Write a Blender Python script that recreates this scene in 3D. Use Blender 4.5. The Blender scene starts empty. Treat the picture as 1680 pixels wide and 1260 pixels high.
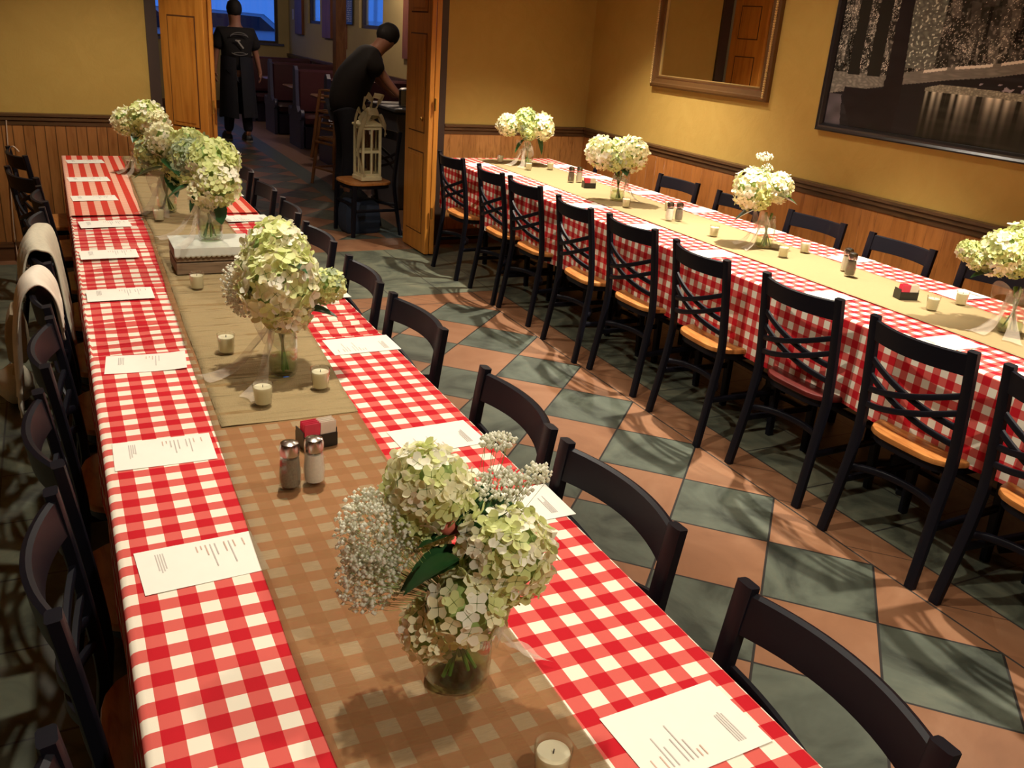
import bpy, math, random
from mathutils import Vector, Matrix, Euler, noise
R = math.radians
S = bpy.context.scene
C = S.collection
random.seed(7)

# ------------------------------------------------------------------ camera
cd = bpy.data.cameras.new('camera'); cam = bpy.data.objects.new('camera', cd); C.objects.link(cam)
cd.sensor_width = 36; cd.lens = 1449.05/1680*36; cd.clip_start = .02; cd.clip_end = 200
f_, pitch, yaw, roll, H = 1449.05, .37638, .48486, .07604, 1.70
F = Vector((math.sin(yaw)*math.cos(pitch), math.cos(yaw)*math.cos(pitch), -math.sin(pitch)))
Rt = Vector((math.cos(yaw), -math.sin(yaw), 0)); U = Rt.cross(F)
R2 = Rt*math.cos(roll)+U*math.sin(roll); U2 = -Rt*math.sin(roll)+U*math.cos(roll)
m = Matrix((R2, U2, -F)).transposed().to_4x4(); m.translation = (0, 0, H)
cam.matrix_world = m
S.camera = cam

# ------------------------------------------------------------------ world, exposure
w = bpy.data.worlds.new('dusk'); S.world = w; w.use_nodes = True
bg = w.node_tree.nodes['Background']; bg.inputs[0].default_value = (.045, .17, .70, 1); bg.inputs[1].default_value = 1.15
S.view_settings.view_transform = 'Standard'; S.view_settings.look = 'None'
S.view_settings.exposure = 0.0; S.view_settings.gamma = 1.0; S.view_settings.use_curve_mapping = False

CEIL = 2.8
WARM = (1.0, .90, .745)
# downlights, the last one an added wall fill: x, y, watts, spot angle (deg), blend, aim dx, aim dy, radius, label
DOWNLIGHTS = [
    (.62, 2.25, 170, 120, .6, 0, 0, .035, 'ceiling downlight over the left table near its big foreground bouquet'),
    (.40, 5.35, 150, 130, .6, 0, 0, .04, 'ceiling downlight over the far end of the left table'),
    (1.75, 1.15, 70, 120, .6, 0, 0, .04, 'ceiling downlight over the aisle between both tables'),
    (.75, -.55, 125, 130, .7, 0, 0, .05, 'ceiling downlight above and behind the camera'),
    (3.15, 1.5, 420, 68, .8, 0, 0, .03, 'ceiling downlight over the near end of the right table'),
    (3.15, 3.3, 600, 68, .8, 0, 0, .03, 'ceiling downlight over the middle of the right table'),
    (3.15, 5.4, 560, 96, .9, 0, 0, .03, 'ceiling downlight over the far end of the right table'),
    (1.75, 3.6, 45, 140, .8, 0, 0, .06, 'ceiling downlight over the aisle in front of the doorway'),
    (2.75, 4.3, 80, 150, .6, 0, 0, .08, 'added unseen fill light in front of the gilt mirror'),  # unseen wide-cone fill, added to brighten the right wall and the room
]
HALL_LIGHTS = [(2.2, 8.2, 22, 'added fill light just behind the doorway'), (3.6, 11.5, 45, 'added fill light above the booths'), (2.2, 15.3, 20, 'added fill light at the far window')]  # unseen weak lamps added to bring warm light into the far room

# ------------------------------------------------------------------ helpers
def tag(o, label=None, cat=None, group=None, kind=None):
    if label: o['label'] = label
    if cat: o['category'] = cat
    if group: o['group'] = group
    if kind: o['kind'] = kind
    return o

def empty(name, loc=(0, 0, 0), rz=0, label=None, cat=None, group=None):
    o = bpy.data.objects.new(name, None); C.objects.link(o)
    o.empty_display_size = .05; o.location = loc; o.rotation_euler = (0, 0, rz)
    return tag(o, label, cat, group)

def copy_tree(o, parent=None):
    c = o.copy(); C.objects.link(c)
    if parent: c.parent = parent
    for ch in [k for k in KIDS.get(o.name, [])]:
        copy_tree(ch, c)
    KIDS[c.name] = [x for x in C.objects if x.parent == c]
    return c
KIDS = {}
def KIDS_ALL(o): return [x for x in C.objects if x.parent == o]

class MB:
    def __init__(s): s.v = []; s.f = []; s.mi = []; s.uv = []
    def add(s, vs, fs, mi=0, uvs=None):
        b = len(s.v); s.v += [tuple(v) for v in vs]
        s.f += [tuple(i+b for i in f) for f in fs]; s.mi += [mi]*len(fs)
        s.uv += list(uvs) if uvs else [(0, 0)]*len(vs)
    def box(s, lo, hi, mi=0, M=None, bev=0):
        x0, y0, z0 = lo; x1, y1, z1 = hi
        if bev:
            b = min(bev, (x1-x0)*.45, (y1-y0)*.45, (z1-z0)*.45)
            rings = []
            for z, i in ((z0, b), (z0+b, 0), (z1-b, 0), (z1, b)):
                a0, a1, c0, c1 = x0+i, x1-i, y0+i, y1-i
                rings.append([(a0+b, c0, z), (a1-b, c0, z), (a1, c0+b, z), (a1, c1-b, z), (a1-b, c1, z), (a0+b, c1, z), (a0, c1-b, z), (a0, c0+b, z)])
            s.rings(rings, mi, True, M); return
        vs = [(x0, y0, z0), (x1, y0, z0), (x1, y1, z0), (x0, y1, z0), (x0, y0, z1), (x1, y0, z1), (x1, y1, z1), (x0, y1, z1)]
        if M is not None: vs = [M @ Vector(v) for v in vs]
        s.add(vs, [(0, 3, 2, 1), (4, 5, 6, 7), (0, 1, 5, 4), (1, 2, 6, 5), (2, 3, 7, 6), (3, 0, 4, 7)], mi)
    def rings(s, rings, mi=0, cap=True, M=None, closed=True):
        n = len(rings[0]); vs = [p for r in rings for p in r]
        if M is not None: vs = [M @ Vector(v) for v in vs]
        fs = []
        for i in range(len(rings)-1):
            for j in range(n if closed else n-1):
                k = (j+1) % n
                fs.append((i*n+j, i*n+k, (i+1)*n+k, (i+1)*n+j))
        if cap:
            fs.append(tuple(range(n-1, -1, -1))); fs.append(tuple((len(rings)-1)*n+j for j in range(n)))
        s.add(vs, fs, mi)
    def sweep(s, pts, a, b=None, up=(0, 0, 1), n=8, mi=0, square=True, radii=None, cap=True):
        b = b or a; pts = [Vector(p) for p in pts]; rings = []; up = Vector(up)
        for i, p in enumerate(pts):
            t = (pts[min(i+1, len(pts)-1)]-pts[max(i-1, 0)]).normalized()
            sd = t.cross(up)
            if sd.length < 1e-4: sd = t.cross(Vector((1, 0, 0)))
            sd.normalize(); u = sd.cross(t).normalized(); k = radii[i] if radii else 1
            if square:
                q = .72
                prof = [(-a, -b*q), (-a*q, -b), (a*q, -b), (a, -b*q), (a, b*q), (a*q, b), (-a*q, b), (-a, b*q)]
            else:
                prof = [(a*math.cos(2*math.pi*j/n), b*math.sin(2*math.pi*j/n)) for j in range(n)]
            rings.append([p+sd*(x*k)+u*(y*k) for x, y in prof])
        s.rings(rings, mi, cap)
    def lathe(s, prof, c=(0, 0, 0), n=24, mi=0, cap=True, M=None):
        rings = [[(c[0]+r*math.cos(2*math.pi*j/n), c[1]+r*math.sin(2*math.pi*j/n), c[2]+z) for j in range(n)] for r, z in prof]
        s.rings(rings, mi, cap, M)
    def ball(s, c, r, nu=10, nv=7, mi=0, sc=(1, 1, 1), fn=None):
        rings = []
        for i in range(nv+1):
            th = math.pi*i/nv; th = min(max(th, .05), math.pi-.05)
            ring = []
            for j in range(nu):
                ph = 2*math.pi*j/nu
                d = Vector((math.sin(th)*math.cos(ph), math.sin(th)*math.sin(ph), -math.cos(th)))
                k = fn(d) if fn else 1
                ring.append((c[0]+d.x*r*sc[0]*k, c[1]+d.y*r*sc[1]*k, c[2]+d.z*r*sc[2]*k))
            rings.append(ring)
        s.rings(rings, mi, True)
    def grid(s, nu, nv, fn, mi=0, uvf=None, flip=False):
        vs = []; uv = []
        for i in range(nu+1):
            for j in range(nv+1):
                vs.append(fn(i/nu, j/nv)); uv.append(uvf(i/nu, j/nv) if uvf else (i/nu, j/nv))
        fs = []
        for i in range(nu):
            for j in range(nv):
                a = i*(nv+1)+j; q = (a, a+nv+1, a+nv+2, a+1)
                fs.append(q[::-1] if flip else q)
        s.add(vs, fs, mi, uv)
    def build(s, name, mats, parent=None, smooth=True, loc=None, angle=40):
        me = bpy.data.meshes.new(name); me.from_pydata(s.v, [], s.f); me.validate(verbose=False)
        for mm in (mats if isinstance(mats, (list, tuple)) else [mats]): me.materials.append(mm)
        if len(me.polygons) == len(s.mi): me.polygons.foreach_set('material_index', s.mi)
        uvl = me.uv_layers.new(name='UVMap')
        li = [0]*len(me.loops); me.loops.foreach_get('vertex_index', li)
        flat = []
        for i in li: flat += s.uv[i]
        uvl.data.foreach_set('uv', flat)
        if smooth:
            me.polygons.foreach_set('use_smooth', [True]*len(me.polygons))
            try: me.set_sharp_from_angle(angle=R(angle))
            except Exception: pass
        me.update()
        o = bpy.data.objects.new(name, me); C.objects.link(o)
        if parent is not None: o.parent = parent; KIDS.setdefault(parent.name, []).append(o)
        if loc: o.location = loc
        return o

def struct(name, mb, mat, smooth=False):
    return tag(mb.build(name, mat, None, smooth), kind='structure')

# ------------------------------------------------------------------ materials
class NT:
    def __init__(s, name):
        s.m = bpy.data.materials.new(name); s.m.use_nodes = True; s.t = s.m.node_tree
        s.b = s.t.nodes['Principled BSDF']; s.out = s.t.nodes['Material Output']
    def n(s, typ, **kw):
        x = s.t.nodes.new(typ)
        for k, v in kw.items(): setattr(x, k, v)
        return x
    def l(s, a, b): s.t.links.new(a, b)
    def math(s, op, a, b=None, c=None):
        x = s.n('ShaderNodeMath', operation=op)
        for i, q in enumerate((a, b, c)):
            if q is None: continue
            if isinstance(q, (int, float)): x.inputs[i].default_value = q
            else: s.l(q, x.inputs[i])
        return x.outputs[0]
    def mix(s, fac, a, b, mode='MIX'):
        x = s.n('ShaderNodeMix', data_type='RGBA', blend_type=mode)
        for i, q in ((0, fac), (6, a), (7, b)):
            if isinstance(q, (int, float)): x.inputs[i].default_value = q
            elif isinstance(q, tuple): x.inputs[i].default_value = (*q, 1) if len(q) == 3 else q
            else: s.l(q, x.inputs[i])
        return x.outputs[2]
    def ramp(s, fac, stops):
        x = s.n('ShaderNodeValToRGB'); e = x.color_ramp.elements
        while len(e) < len(stops): e.new(.5)
        for i, (p, c) in enumerate(stops):
            e[i].position = p; e[i].color = (*c, 1) if len(c) == 3 else c
        s.l(fac, x.inputs[0]); return x.outputs[0]
    def pos(s, kind='world'):
        if kind == 'world': return s.n('ShaderNodeNewGeometry').outputs['Position']
        x = s.n('ShaderNodeTexCoord'); return x.outputs['Object' if kind == 'object' else 'UV']
    def xyz(s, v):
        x = s.n('ShaderNodeSeparateXYZ'); s.l(v, x.inputs[0]); return x.outputs
    def scale(s, v, sc):
        x = s.n('ShaderNodeMapping'); s.l(v, x.inputs[0]); x.inputs['Scale'].default_value = sc; return x.outputs[0]
    def noise(s, v, sc, det=3, rough=.5, dist=0):
        x = s.n('ShaderNodeTexNoise'); s.l(v, x.inputs['Vector']); x.inputs['Scale'].default_value = sc
        x.inputs['Detail'].default_value = det; x.inputs['Roughness'].default_value = rough; x.inputs['Distortion'].default_value = dist
        return x.outputs[0]
    def bump(s, h, strength=.3, dist=.01):
        x = s.n('ShaderNodeBump'); x.inputs['Strength'].default_value = strength; x.inputs['Distance'].default_value = dist
        s.l(h, x.inputs['Height']); s.l(x.outputs[0], s.b.inputs['Normal']); return x
    def col(s, c):
        if isinstance(c, tuple): s.b.inputs['Base Color'].default_value = (*c, 1)
        else: s.l(c, s.b.inputs['Base Color'])
    def rough(s, r): s.b.inputs['Roughness'].default_value = r

def plain(name, c, rough=.5, metal=0, var=.12, nscale=30, bump=0, kind='object', spec=None):
    t = NT(name); p = t.pos(kind); nz = t.noise(p, nscale, 3)
    dark = tuple(x*(1-var) for x in c); lite = tuple(min(1, x*(1+var)) for x in c)
    t.col(t.mix(nz, dark, lite)); t.rough(rough); t.b.inputs['Metallic'].default_value = metal
    if bump: t.bump(nz, bump, .004)
    if spec is not None: t.b.inputs['Specular IOR Level'].default_value = spec
    return t.m

def translucent(name, c1, c2, fac=.3, nscale=40, rough=.6):
    t = NT(name); nz = t.noise(t.pos('object'), nscale, 2); colr = t.mix(nz, c1, c2); t.col(colr); t.rough(rough)
    tr = t.n('ShaderNodeBsdfTranslucent'); t.l(colr, tr.inputs[0])
    mx = t.n('ShaderNodeMixShader'); mx.inputs[0].default_value = fac
    t.l(t.b.outputs[0], mx.inputs[1]); t.l(tr.outputs[0], mx.inputs[2]); t.l(mx.outputs[0], t.out.inputs[0]); return t.m

def sheer(name, c, alpha, rough=.8, kind='object'):
    t = NT(name); nz = t.noise(t.scale(t.pos(kind), (1, 1, 1)), 25, 3); t.col(c); t.rough(rough)
    tp = t.n('ShaderNodeBsdfTransparent'); mx = t.n('ShaderNodeMixShader')
    f = t.math('ADD', t.math('MULTIPLY', nz, .12), alpha-.06); t.l(f, mx.inputs[0])
    t.l(tp.outputs[0], mx.inputs[1]); t.l(t.b.outputs[0], mx.inputs[2]); t.l(mx.outputs[0], t.out.inputs[0]); return t.m

def glass(name, tint=(.93, .97, .93), refl=1.0):
    t = NT(name); tp = t.n('ShaderNodeBsdfTransparent'); tp.inputs[0].default_value = (*tint, 1)
    gl = t.n('ShaderNodeBsdfGlossy'); gl.inputs['Roughness'].default_value = .03
    lw = t.n('ShaderNodeLayerWeight'); lw.inputs[0].default_value = .5
    fr = t.math('ADD', t.math('MULTIPLY', t.math('POWER', lw.outputs['Facing'], 3), .95), .06)
    mx = t.n('ShaderNodeMixShader'); t.l(t.math('MULTIPLY', fr, refl), mx.inputs[0])
    t.l(tp.outputs[0], mx.inputs[1]); t.l(gl.outputs[0], mx.inputs[2]); t.l(mx.outputs[0], t.out.inputs[0]); return t.m

def emit(name, c, st):
    t = NT(name); t.b.inputs['Emission Color'].default_value = (*c, 1); t.b.inputs['Emission Strength'].default_value = st; t.col(c); return t.m

def gingham(name, ck=.0312, stripes=False, crease=0, red=(.49, .0, .012), coral=(.63, .105, .088), cream=(.83, .77, .63)):
    t = NT(name); u = t.xyz(t.pos('uv'))
    def st(a, off=0):
        fr = t.math('FRACT', t.math('ADD', t.math('DIVIDE', a, 2*ck), off)); return t.math('GREATER_THAN', fr, .5)
    sx = st(u[0], .1); sy = st(u[1])
    if stripes:
        colr = t.mix(sx, (.76, .42, .30), (.56, .035, .02))
        sy2 = t.math('MULTIPLY', sy, .10); colr = t.mix(sy2, colr, (.7, .05, .03))
    else:
        s_ = t.math('MULTIPLY', t.math('ADD', sx, sy), .5)
        colr = t.mix(t.math('GREATER_THAN', s_, .25), cream, coral)
        colr = t.mix(t.math('GREATER_THAN', s_, .75), colr, red)
    nz = t.noise(t.scale(t.pos('uv'), (1, 1, 1)), 900, 2); colr = t.mix(t.math('MULTIPLY', nz, .06), colr, (.5, .3, .2))
    t.col(colr); t.rough(.8); t.b.inputs['Specular IOR Level'].default_value = .15
    if crease:
        wv = t.noise(t.scale(t.pos('uv'), (1.6, 30, 1)), 1, 3, .5, .3); t.bump(t.math('ADD', wv, t.math('MULTIPLY', nz, .02)), 1.0, crease)
    else: t.bump(nz, .15, .001)
    return t.m

def wood(name, c1, c2, rough=.4, sc=(14, 14, 1.2), kind='world', spec=.4, dist=1.5):
    t = NT(name); p = t.scale(t.pos(kind), sc); nz = t.noise(p, 1.6, 6, .6, dist)
    t.col(t.ramp(nz, [(.3, c2), (.5, c1), (.68, tuple(min(1, x*1.15) for x in c1))])); t.rough(rough)
    t.bump(nz, .08, .002); t.b.inputs['Specular IOR Level'].default_value = spec; return t.m

def paneling(name, c1, c2, axis, pitch, groove, knots):
    t = NT(name); P = t.pos('world'); x = t.xyz(P)
    a = x[axis]; cell = t.math('FLOOR', t.math('DIVIDE', a, pitch)); fr = t.math('FRACT', t.math('DIVIDE', a, pitch))
    cmb = t.n('ShaderNodeCombineXYZ'); t.l(t.math('MULTIPLY', a, 16), cmb.inputs[0]); t.l(t.math('MULTIPLY', cell, 3.7), cmb.inputs[1]); t.l(t.math('MULTIPLY', x[2], 2.2), cmb.inputs[2])
    nz = t.noise(cmb.outputs[0], 1.4, 5, .6, knots); colr = t.ramp(nz, [(.28, c2), (.48, c1), (.7, tuple(v*1.2 for v in c1))])
    cv = t.n('ShaderNodeCombineXYZ'); t.l(cell, cv.inputs[0]); wn = t.n('ShaderNodeTexWhiteNoise'); t.l(cv.outputs[0], wn.inputs[0])
    colr = t.mix(t.math('MULTIPLY', wn.outputs[0], .35), colr, c2)
    g = t.math('LESS_THAN', fr, groove/pitch)
    colr = t.mix(t.math('MULTIPLY', g, .75), colr, (.03, .012, .004)); t.col(colr); t.rough(.35)
    t.bump(t.math('SUBTRACT', 1, g), .6, .004); return t.m

M = {}
M['black'] = plain('black_lacquered_wood', (.005, .005, .009), .45, spec=.20)
M['seatwood'] = wood('honey_wood_seat', (.42, .17, .045), (.28, .09, .02), .3, (3, 20, 3), 'object')
M['seatred'] = wood('reflection_red_seat', (.085, .010, .008), (.045, .006, .004), .3, (3, 20, 3), 'object')  # reddish reflection on one seat, put into its wood colour
M['gingham'] = gingham('red_gingham'); M['stripe'] = gingham('red_striped_cloth', stripes=True)
M['gingham_creased'] = gingham('creased_gingham', crease=.035)
def burlap(name, alpha, c1=(.40, .31, .165), c2=(.29, .21, .10), crease=0):
    t = NT(name); uv = t.pos('uv'); nz = t.noise(t.scale(uv, (30, 400, 1)), 1, 3); n2 = t.noise(t.scale(uv, (300, 40, 1)), 1.2, 3)
    n3 = t.noise(uv, 6, 3)
    h = t.math('ADD', nz, n2); colr = t.mix(t.math('MULTIPLY', h, .5), c2, c1); colr = t.mix(t.math('MULTIPLY', n3, .3), colr, c2)
    t.col(colr); t.rough(.85); t.b.inputs['Specular IOR Level'].default_value = .1; (t.bump(t.math('ADD', t.noise(t.scale(uv, (2.2, 20, 1)), 1, 3, .5, .5), t.math('MULTIPLY', h, .04)), 1.0, crease) if crease else t.bump(h, .25, .002))
    if alpha < 1:
        tp = t.n('ShaderNodeBsdfTransparent'); mx = t.n('ShaderNodeMixShader'); fz = t.math('ADD', t.math('MULTIPLY', nz, .25), alpha-.12)
        t.l(fz, mx.inputs[0]); t.l(tp.outputs[0], mx.inputs[1]); t.l(t.b.outputs[0], mx.inputs[2]); t.l(mx.outputs[0], t.out.inputs[0])
    return t.m
M['burlap'] = burlap('burlap_opaque', 1); M['burlap_creased'] = burlap('burlap_creased', 1, crease=.040); M['burlap_sheer'] = burlap('burlap_sheer', .42, (.42, .28, .12), (.33, .20, .08))
M['paper'] = plain('cream_paper', (.82, .80, .71), .7, var=.03, spec=.2); M['print'] = plain('faded_print', (.52, .47, .43), .8)
M['printred'] = plain('faded_red_print', (.62, .42, .33), .8)
M['petal'] = translucent('cream_petal', (.88, .84, .46), (.93, .90, .66)); M['petal_green'] = translucent('green_cream_petal', (.62, .70, .22), (.80, .82, .42))
M['petal_white'] = translucent('ivory_petal', (.92, .88, .68), (.95, .93, .80)); M['petal_sage'] = translucent('sage_petal', (.30, .38, .22), (.48, .54, .34))
M['core'] = plain('flower_core', (.25, .35, .10), .8)
M['leaf'] = plain('dark_leaf', (.016, .075, .02), .35, var=.3, spec=.5); M['stem'] = plain('green_stem', (.12, .25, .04), .5)
M['breath'] = translucent('babys_breath_white', (.90, .90, .74), (.95, .95, .85), .45); M['breathstem'] = plain('breath_stem', (.22, .30, .08), .6)
M['glass'] = glass('jar_glass', (.95, .975, .94)); M['water'] = glass('water', (.88, .93, .78), .5)
M['clear'] = glass('clear_glass', (.985, .985, .97)); M['tulle'] = sheer('tulle', (.70, .60, .48), .32)
M['pinkbud'] = plain('coral_bud', (.60, .14, .09), .6)
M['wax'] = translucent('candle_wax', (.80, .74, .50), (.84, .80, .58), .3); M['wick'] = plain('wick', (.03, .02, .02), .8)
M['salt'] = plain('salt', (.80, .78, .68), .8, nscale=200); M['pepper'] = plain('ground_pepper', (.20, .17, .12), .8, var=.5, nscale=300)
M['chrome'] = plain('steel', (.45, .42, .38), .22, 1); M['plastic'] = plain('black_plastic', (.012, .012, .012), .35)
M['pink'] = plain('pink_packet', (.70, .05, .10), .5); M['white'] = plain('white_packet', (.78, .70, .58), .6)
M['crate'] = wood('weathered_crate_wood', (.20, .13, .075), (.10, .06, .03), .7, (3, 30, 30)); M['lace'] = plain('white_linen', (.55, .56, .48), .8)
M['iron'] = plain('cast_iron', (.012, .013, .018), .5); M['underwood'] = plain('tabletop_laminate', (.10, .05, .03), .4)
M['doorwood'] = wood('door_wood', (.42, .165, .025), (.30, .10, .012), .35, (9, 9, .8)); M['doorgroove'] = plain('door_groove', (.07, .022, .005), .6)
M['jamb'] = plain('dark_jamb', (.035, .02, .014), .5); M['rail'] = wood('dark_rail', (.085, .042, .016), (.045, .022, .008), .4, (2, 2, 20))
M['base'] = wood('dark_base', (.11, .045, .016), (.06, .022, .008), .45, (2, 2, 20))
M['brass'] = plain('brass', (.55, .35, .10), .3, 1); M['gold'] = plain('gilt_frame', (.13, .062, .020), .35, .3); M['goldlight'] = plain('gilt_bead', (.55, .38, .14), .35, .5)
M['frameblack'] = plain('black_frame', (.012, .011, .014), .3, spec=.6)
M['cloth_cream'] = plain('cream_knit', (.55, .50, .38), .9, bump=.4, nscale=60); M['cloth_tan'] = plain('tan_bag', (.42, .33, .20), .8); M['cord'] = plain('cord', (.50, .36, .26), .6)
M['lantern'] = plain('cream_painted_wood', (.66, .60, .36), .55); M['ribbon'] = translucent('gauzy_ribbon', (.42, .36, .20), (.52, .46, .28), .35)
M['navy'] = plain('navy_fabric', (.012, .022, .045), .8); M['grey'] = plain('blue_grey_panel', (.075, .08, .10), .5)
M['ceiling'] = plain('ceiling_paint', (.70, .62, .46), .9, var=.03)
M['hallwall'] = plain('hall_wall_paint', (.42, .34, .16), .8, var=.06, nscale=4, kind='world'); M['booth'] = plain('maroon_vinyl', (.055, .016, .024), .35, nscale=8); M['boothwood'] = plain('dark_booth_wood', (.035, .03, .07), .4)
M['boothend'] = plain('blue_lit_booth_end', (.05, .055, .13), .45)  # blue light falling on the scrolled ends is put into this colour
M['tablewood'] = wood('booth_table_wood', (.20, .10, .06), (.12, .06, .03), .3, (6, 1, 6)); M['redwood'] = wood('red_window_trim', (.17, .055, .022), (.10, .03, .012), .5, (10, 10, 1))
M['highchair'] = wood('high_chair_wood', (.26, .12, .05), (.17, .07, .03), .45, (10, 10, 2))
M['skin'] = plain('skin', (.36, .17, .11), .5, var=.05); M['tee'] = plain('black_tshirt', (.008, .008, .010), .85); M['apron'] = plain('navy_apron', (.008, .011, .022), .8); M['trouser'] = plain('dark_jeans', (.012, .016, .03), .85)
M['hair'] = plain('black_hair', (.008, .007, .008), .75, nscale=80, bump=.6); M['shoe'] = plain('dark_shoe', (.012, .018, .025), .5); M['sole'] = plain('pale_sole', (.30, .28, .26), .6); M['logo'] = plain('grey_shirt_print', (.16, .16, .17), .7); M['logowhite'] = plain('white_shirt_print', (.45, .45, .45), .7)
M['carpaint'] = plain('white_car_paint', (.7, .75, .8), .3); M['carglass'] = plain('car_window', (.02, .03, .05), .15); M['asphalt'] = plain('parking_lot', (.10, .11, .13), .9, kind='world', nscale=3); M['tyre'] = plain('tyre', (.015, .015, .015), .8)
M['bark'] = plain('bark', (.03, .025, .02), .9); M['switch'] = plain('switch_plate', (.6, .6, .58), .4)
M['lens'] = emit('lamp_lens', (1, .85, .62), 6)

def plaster():
    t = NT('mustard_plaster'); P = t.pos('world'); a = t.noise(P, 3.5, 5, .6, 2.2); b = t.noise(P, 14, 4, .6, 1.5); c = t.noise(P, 70, 2)
    t.col(t.mix(a, (.355, .225, .050), (.43, .285, .072))); t.rough(.75); t.b.inputs['Specular IOR Level'].default_value = .25
    t.bump(t.math('ADD', t.math('ADD', t.math('MULTIPLY', t.ramp(a, [(.45, (0, 0, 0)), (.52, (1, 1, 1))]), .25), b), t.math('MULTIPLY', c, .3)), .16, .009); return t.m
M['plaster'] = plaster()
M['bead'] = paneling('beadboard_wood', (.30, .125, .035), (.19, .07, .016), 0, .0635, .006, .4)
M['planks'] = paneling('knotty_planks', (.42, .19, .055), (.20, .075, .018), 0, .115, .002, 2.6)
M['planks_side'] = paneling('side_planks', (.34, .125, .03), (.20, .065, .014), 1, .115, .0015, 1.4)

# floor --------------------------------------------------------
FX, FY, FD = 2.2376, 4.7273, .52687
def floor_mat():
    t = NT('slate_and_terracotta_tiles'); P = t.pos('world'); x = t.xyz(P)
    dx = t.math('SUBTRACT', x[0], FX); dy = t.math('SUBTRACT', x[1], FY)
    a = t.math('DIVIDE', t.math('ADD', dx, dy), FD); b = t.math('DIVIDE', t.math('SUBTRACT', dx, dy), FD)
    par = t.math('MODULO', t.math('ADD', t.math('ADD', t.math('FLOOR', a), t.math('FLOOR', b)), 200), 2)
    def edge(v, w_):
        f = t.math('FRACT', v); return t.math('MAXIMUM', t.math('LESS_THAN', f, w_), t.math('GREATER_THAN', f, 1-w_))
    gd = t.math('MAXIMUM', edge(a, .011), edge(b, .011))
    def band(v, lo, hi): return t.math('MULTIPLY', t.math('GREATER_THAN', v, lo), t.math('LESS_THAN', v, hi))
    X0, X1, Y1 = FX+FD/2-4*FD, FX+FD/2, FY+FD
    inf = t.math('MULTIPLY', band(x[0], X0, X1), t.math('LESS_THAN', x[1], Y1))
    inb = t.math('MULTIPLY', band(x[0], X0-.2, X1+.185), t.math('LESS_THAN', x[1], Y1+.21))
    # hall: diamonds between two bands
    hall = t.math('GREATER_THAN', x[1], 6.98)
    hallf = t.math('MULTIPLY', hall, t.math('LESS_THAN', x[0], 2.45))
    hallteal = t.math('MULTIPLY', hall, band(x[0], 2.45, 2.68)); hallbrown = t.math('MULTIPLY', hall, t.math('GREATER_THAN', x[0], 2.68))
    hallor = t.math('MULTIPLY', band(x[1], 6.75, 7.15), t.math('LESS_THAN', x[0], 2.9))
    # colours per tile
    cv = t.n('ShaderNodeCombineXYZ'); t.l(t.math('FLOOR', a), cv.inputs[0]); t.l(t.math('FLOOR', b), cv.inputs[1])
    wn = t.n('ShaderNodeTexWhiteNoise'); t.l(cv.outputs[0], wn.inputs[0])
    add = t.n('ShaderNodeVectorMath', operation='ADD'); t.l(P, add.inputs[0])
    sc = t.n('ShaderNodeVectorMath', operation='SCALE'); t.l(wn.outputs[1], sc.inputs[0]); sc.inputs['Scale'].default_value = 20; t.l(sc.outputs[0], add.inputs[1])
    n1 = t.noise(add.outputs[0], 2.2, 5, .55, 1.8); n2 = t.noise(add.outputs[0], 26, 4, .6)
    green = t.ramp(n1, [(.36, (.018, .021, .016)), (.45, (.058, .066, .050)), (.55, (.090, .104, .080)), (.70, (.125, .136, .10))])
    green = t.mix(t.math('MULTIPLY', n2, .6), green, (.055, .066, .048))
    orange = t.ramp(n1, [(.25, (.145, .063, .031)), (.5, (.215, .102, .052)), (.75, (.27, .142, .078))]); orange = t.mix(t.math('MULTIPLY', n2, .5), orange, (.20, .09, .04))
    dia = t.mix(par, orange, green)
    # square border tiles .37
    sa = t.math('DIVIDE', t.math('ADD', x[0], .32), .3725); sb = t.math('DIVIDE', t.math('SUBTRACT', x[1], 2.75), .3725)
    gs = t.math('MAXIMUM', edge(sa, .010), edge(sb, .010))
    gb = edge(t.math('ADD', t.math('DIVIDE', t.math('ADD', x[0], x[1]), .3725), 0), .008)
    sn = t.noise(P, 2.0, 6, .6, 2.5)
    sq = t.ramp(sn, [(.32, (.04, .045, .034)), (.5, (.095, .105, .074)), (.7, (.15, .15, .10))])
    colr = t.mix(gs, sq, (.03, .03, .028))
    colr = t.mix(inb, colr, t.mix(gb, orange, (.05, .03, .02)))
    colr = t.mix(inf, colr, t.mix(gd, dia, (.018, .016, .014)))
    colr = t.mix(hallf, colr, t.mix(gd, dia, (.018, .016, .014)))
    colr = t.mix(hallteal, colr, (.07, .095, .095)); colr = t.mix(hallbrown, colr, (.20, .12, .09)); colr = t.mix(hallor, colr, orange)
    ln = t.math('MAXIMUM', band(x[0], X1-.004, X1+.004), band(x[0], X1+.181, X1+.189)); ln = t.math('MULTIPLY', ln, t.math('LESS_THAN', x[1], Y1+.21))
    ln2 = t.math('MULTIPLY', t.math('MAXIMUM', band(x[1], Y1-.004, Y1+.004), band(x[1], Y1+.206, Y1+.214)), t.math('LESS_THAN', x[0], X1+.185))
    colr = t.mix(t.math('MAXIMUM', ln, ln2), colr, (.03, .028, .025))
    t.col(colr); t.rough(.45); t.b.inputs['Specular IOR Level'].default_value = .3
    t.bump(t.math('ADD', n1, t.math('MULTIPLY', n2, .5)), .12, .006); return t.m
M['floor'] = floor_mat()

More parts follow.
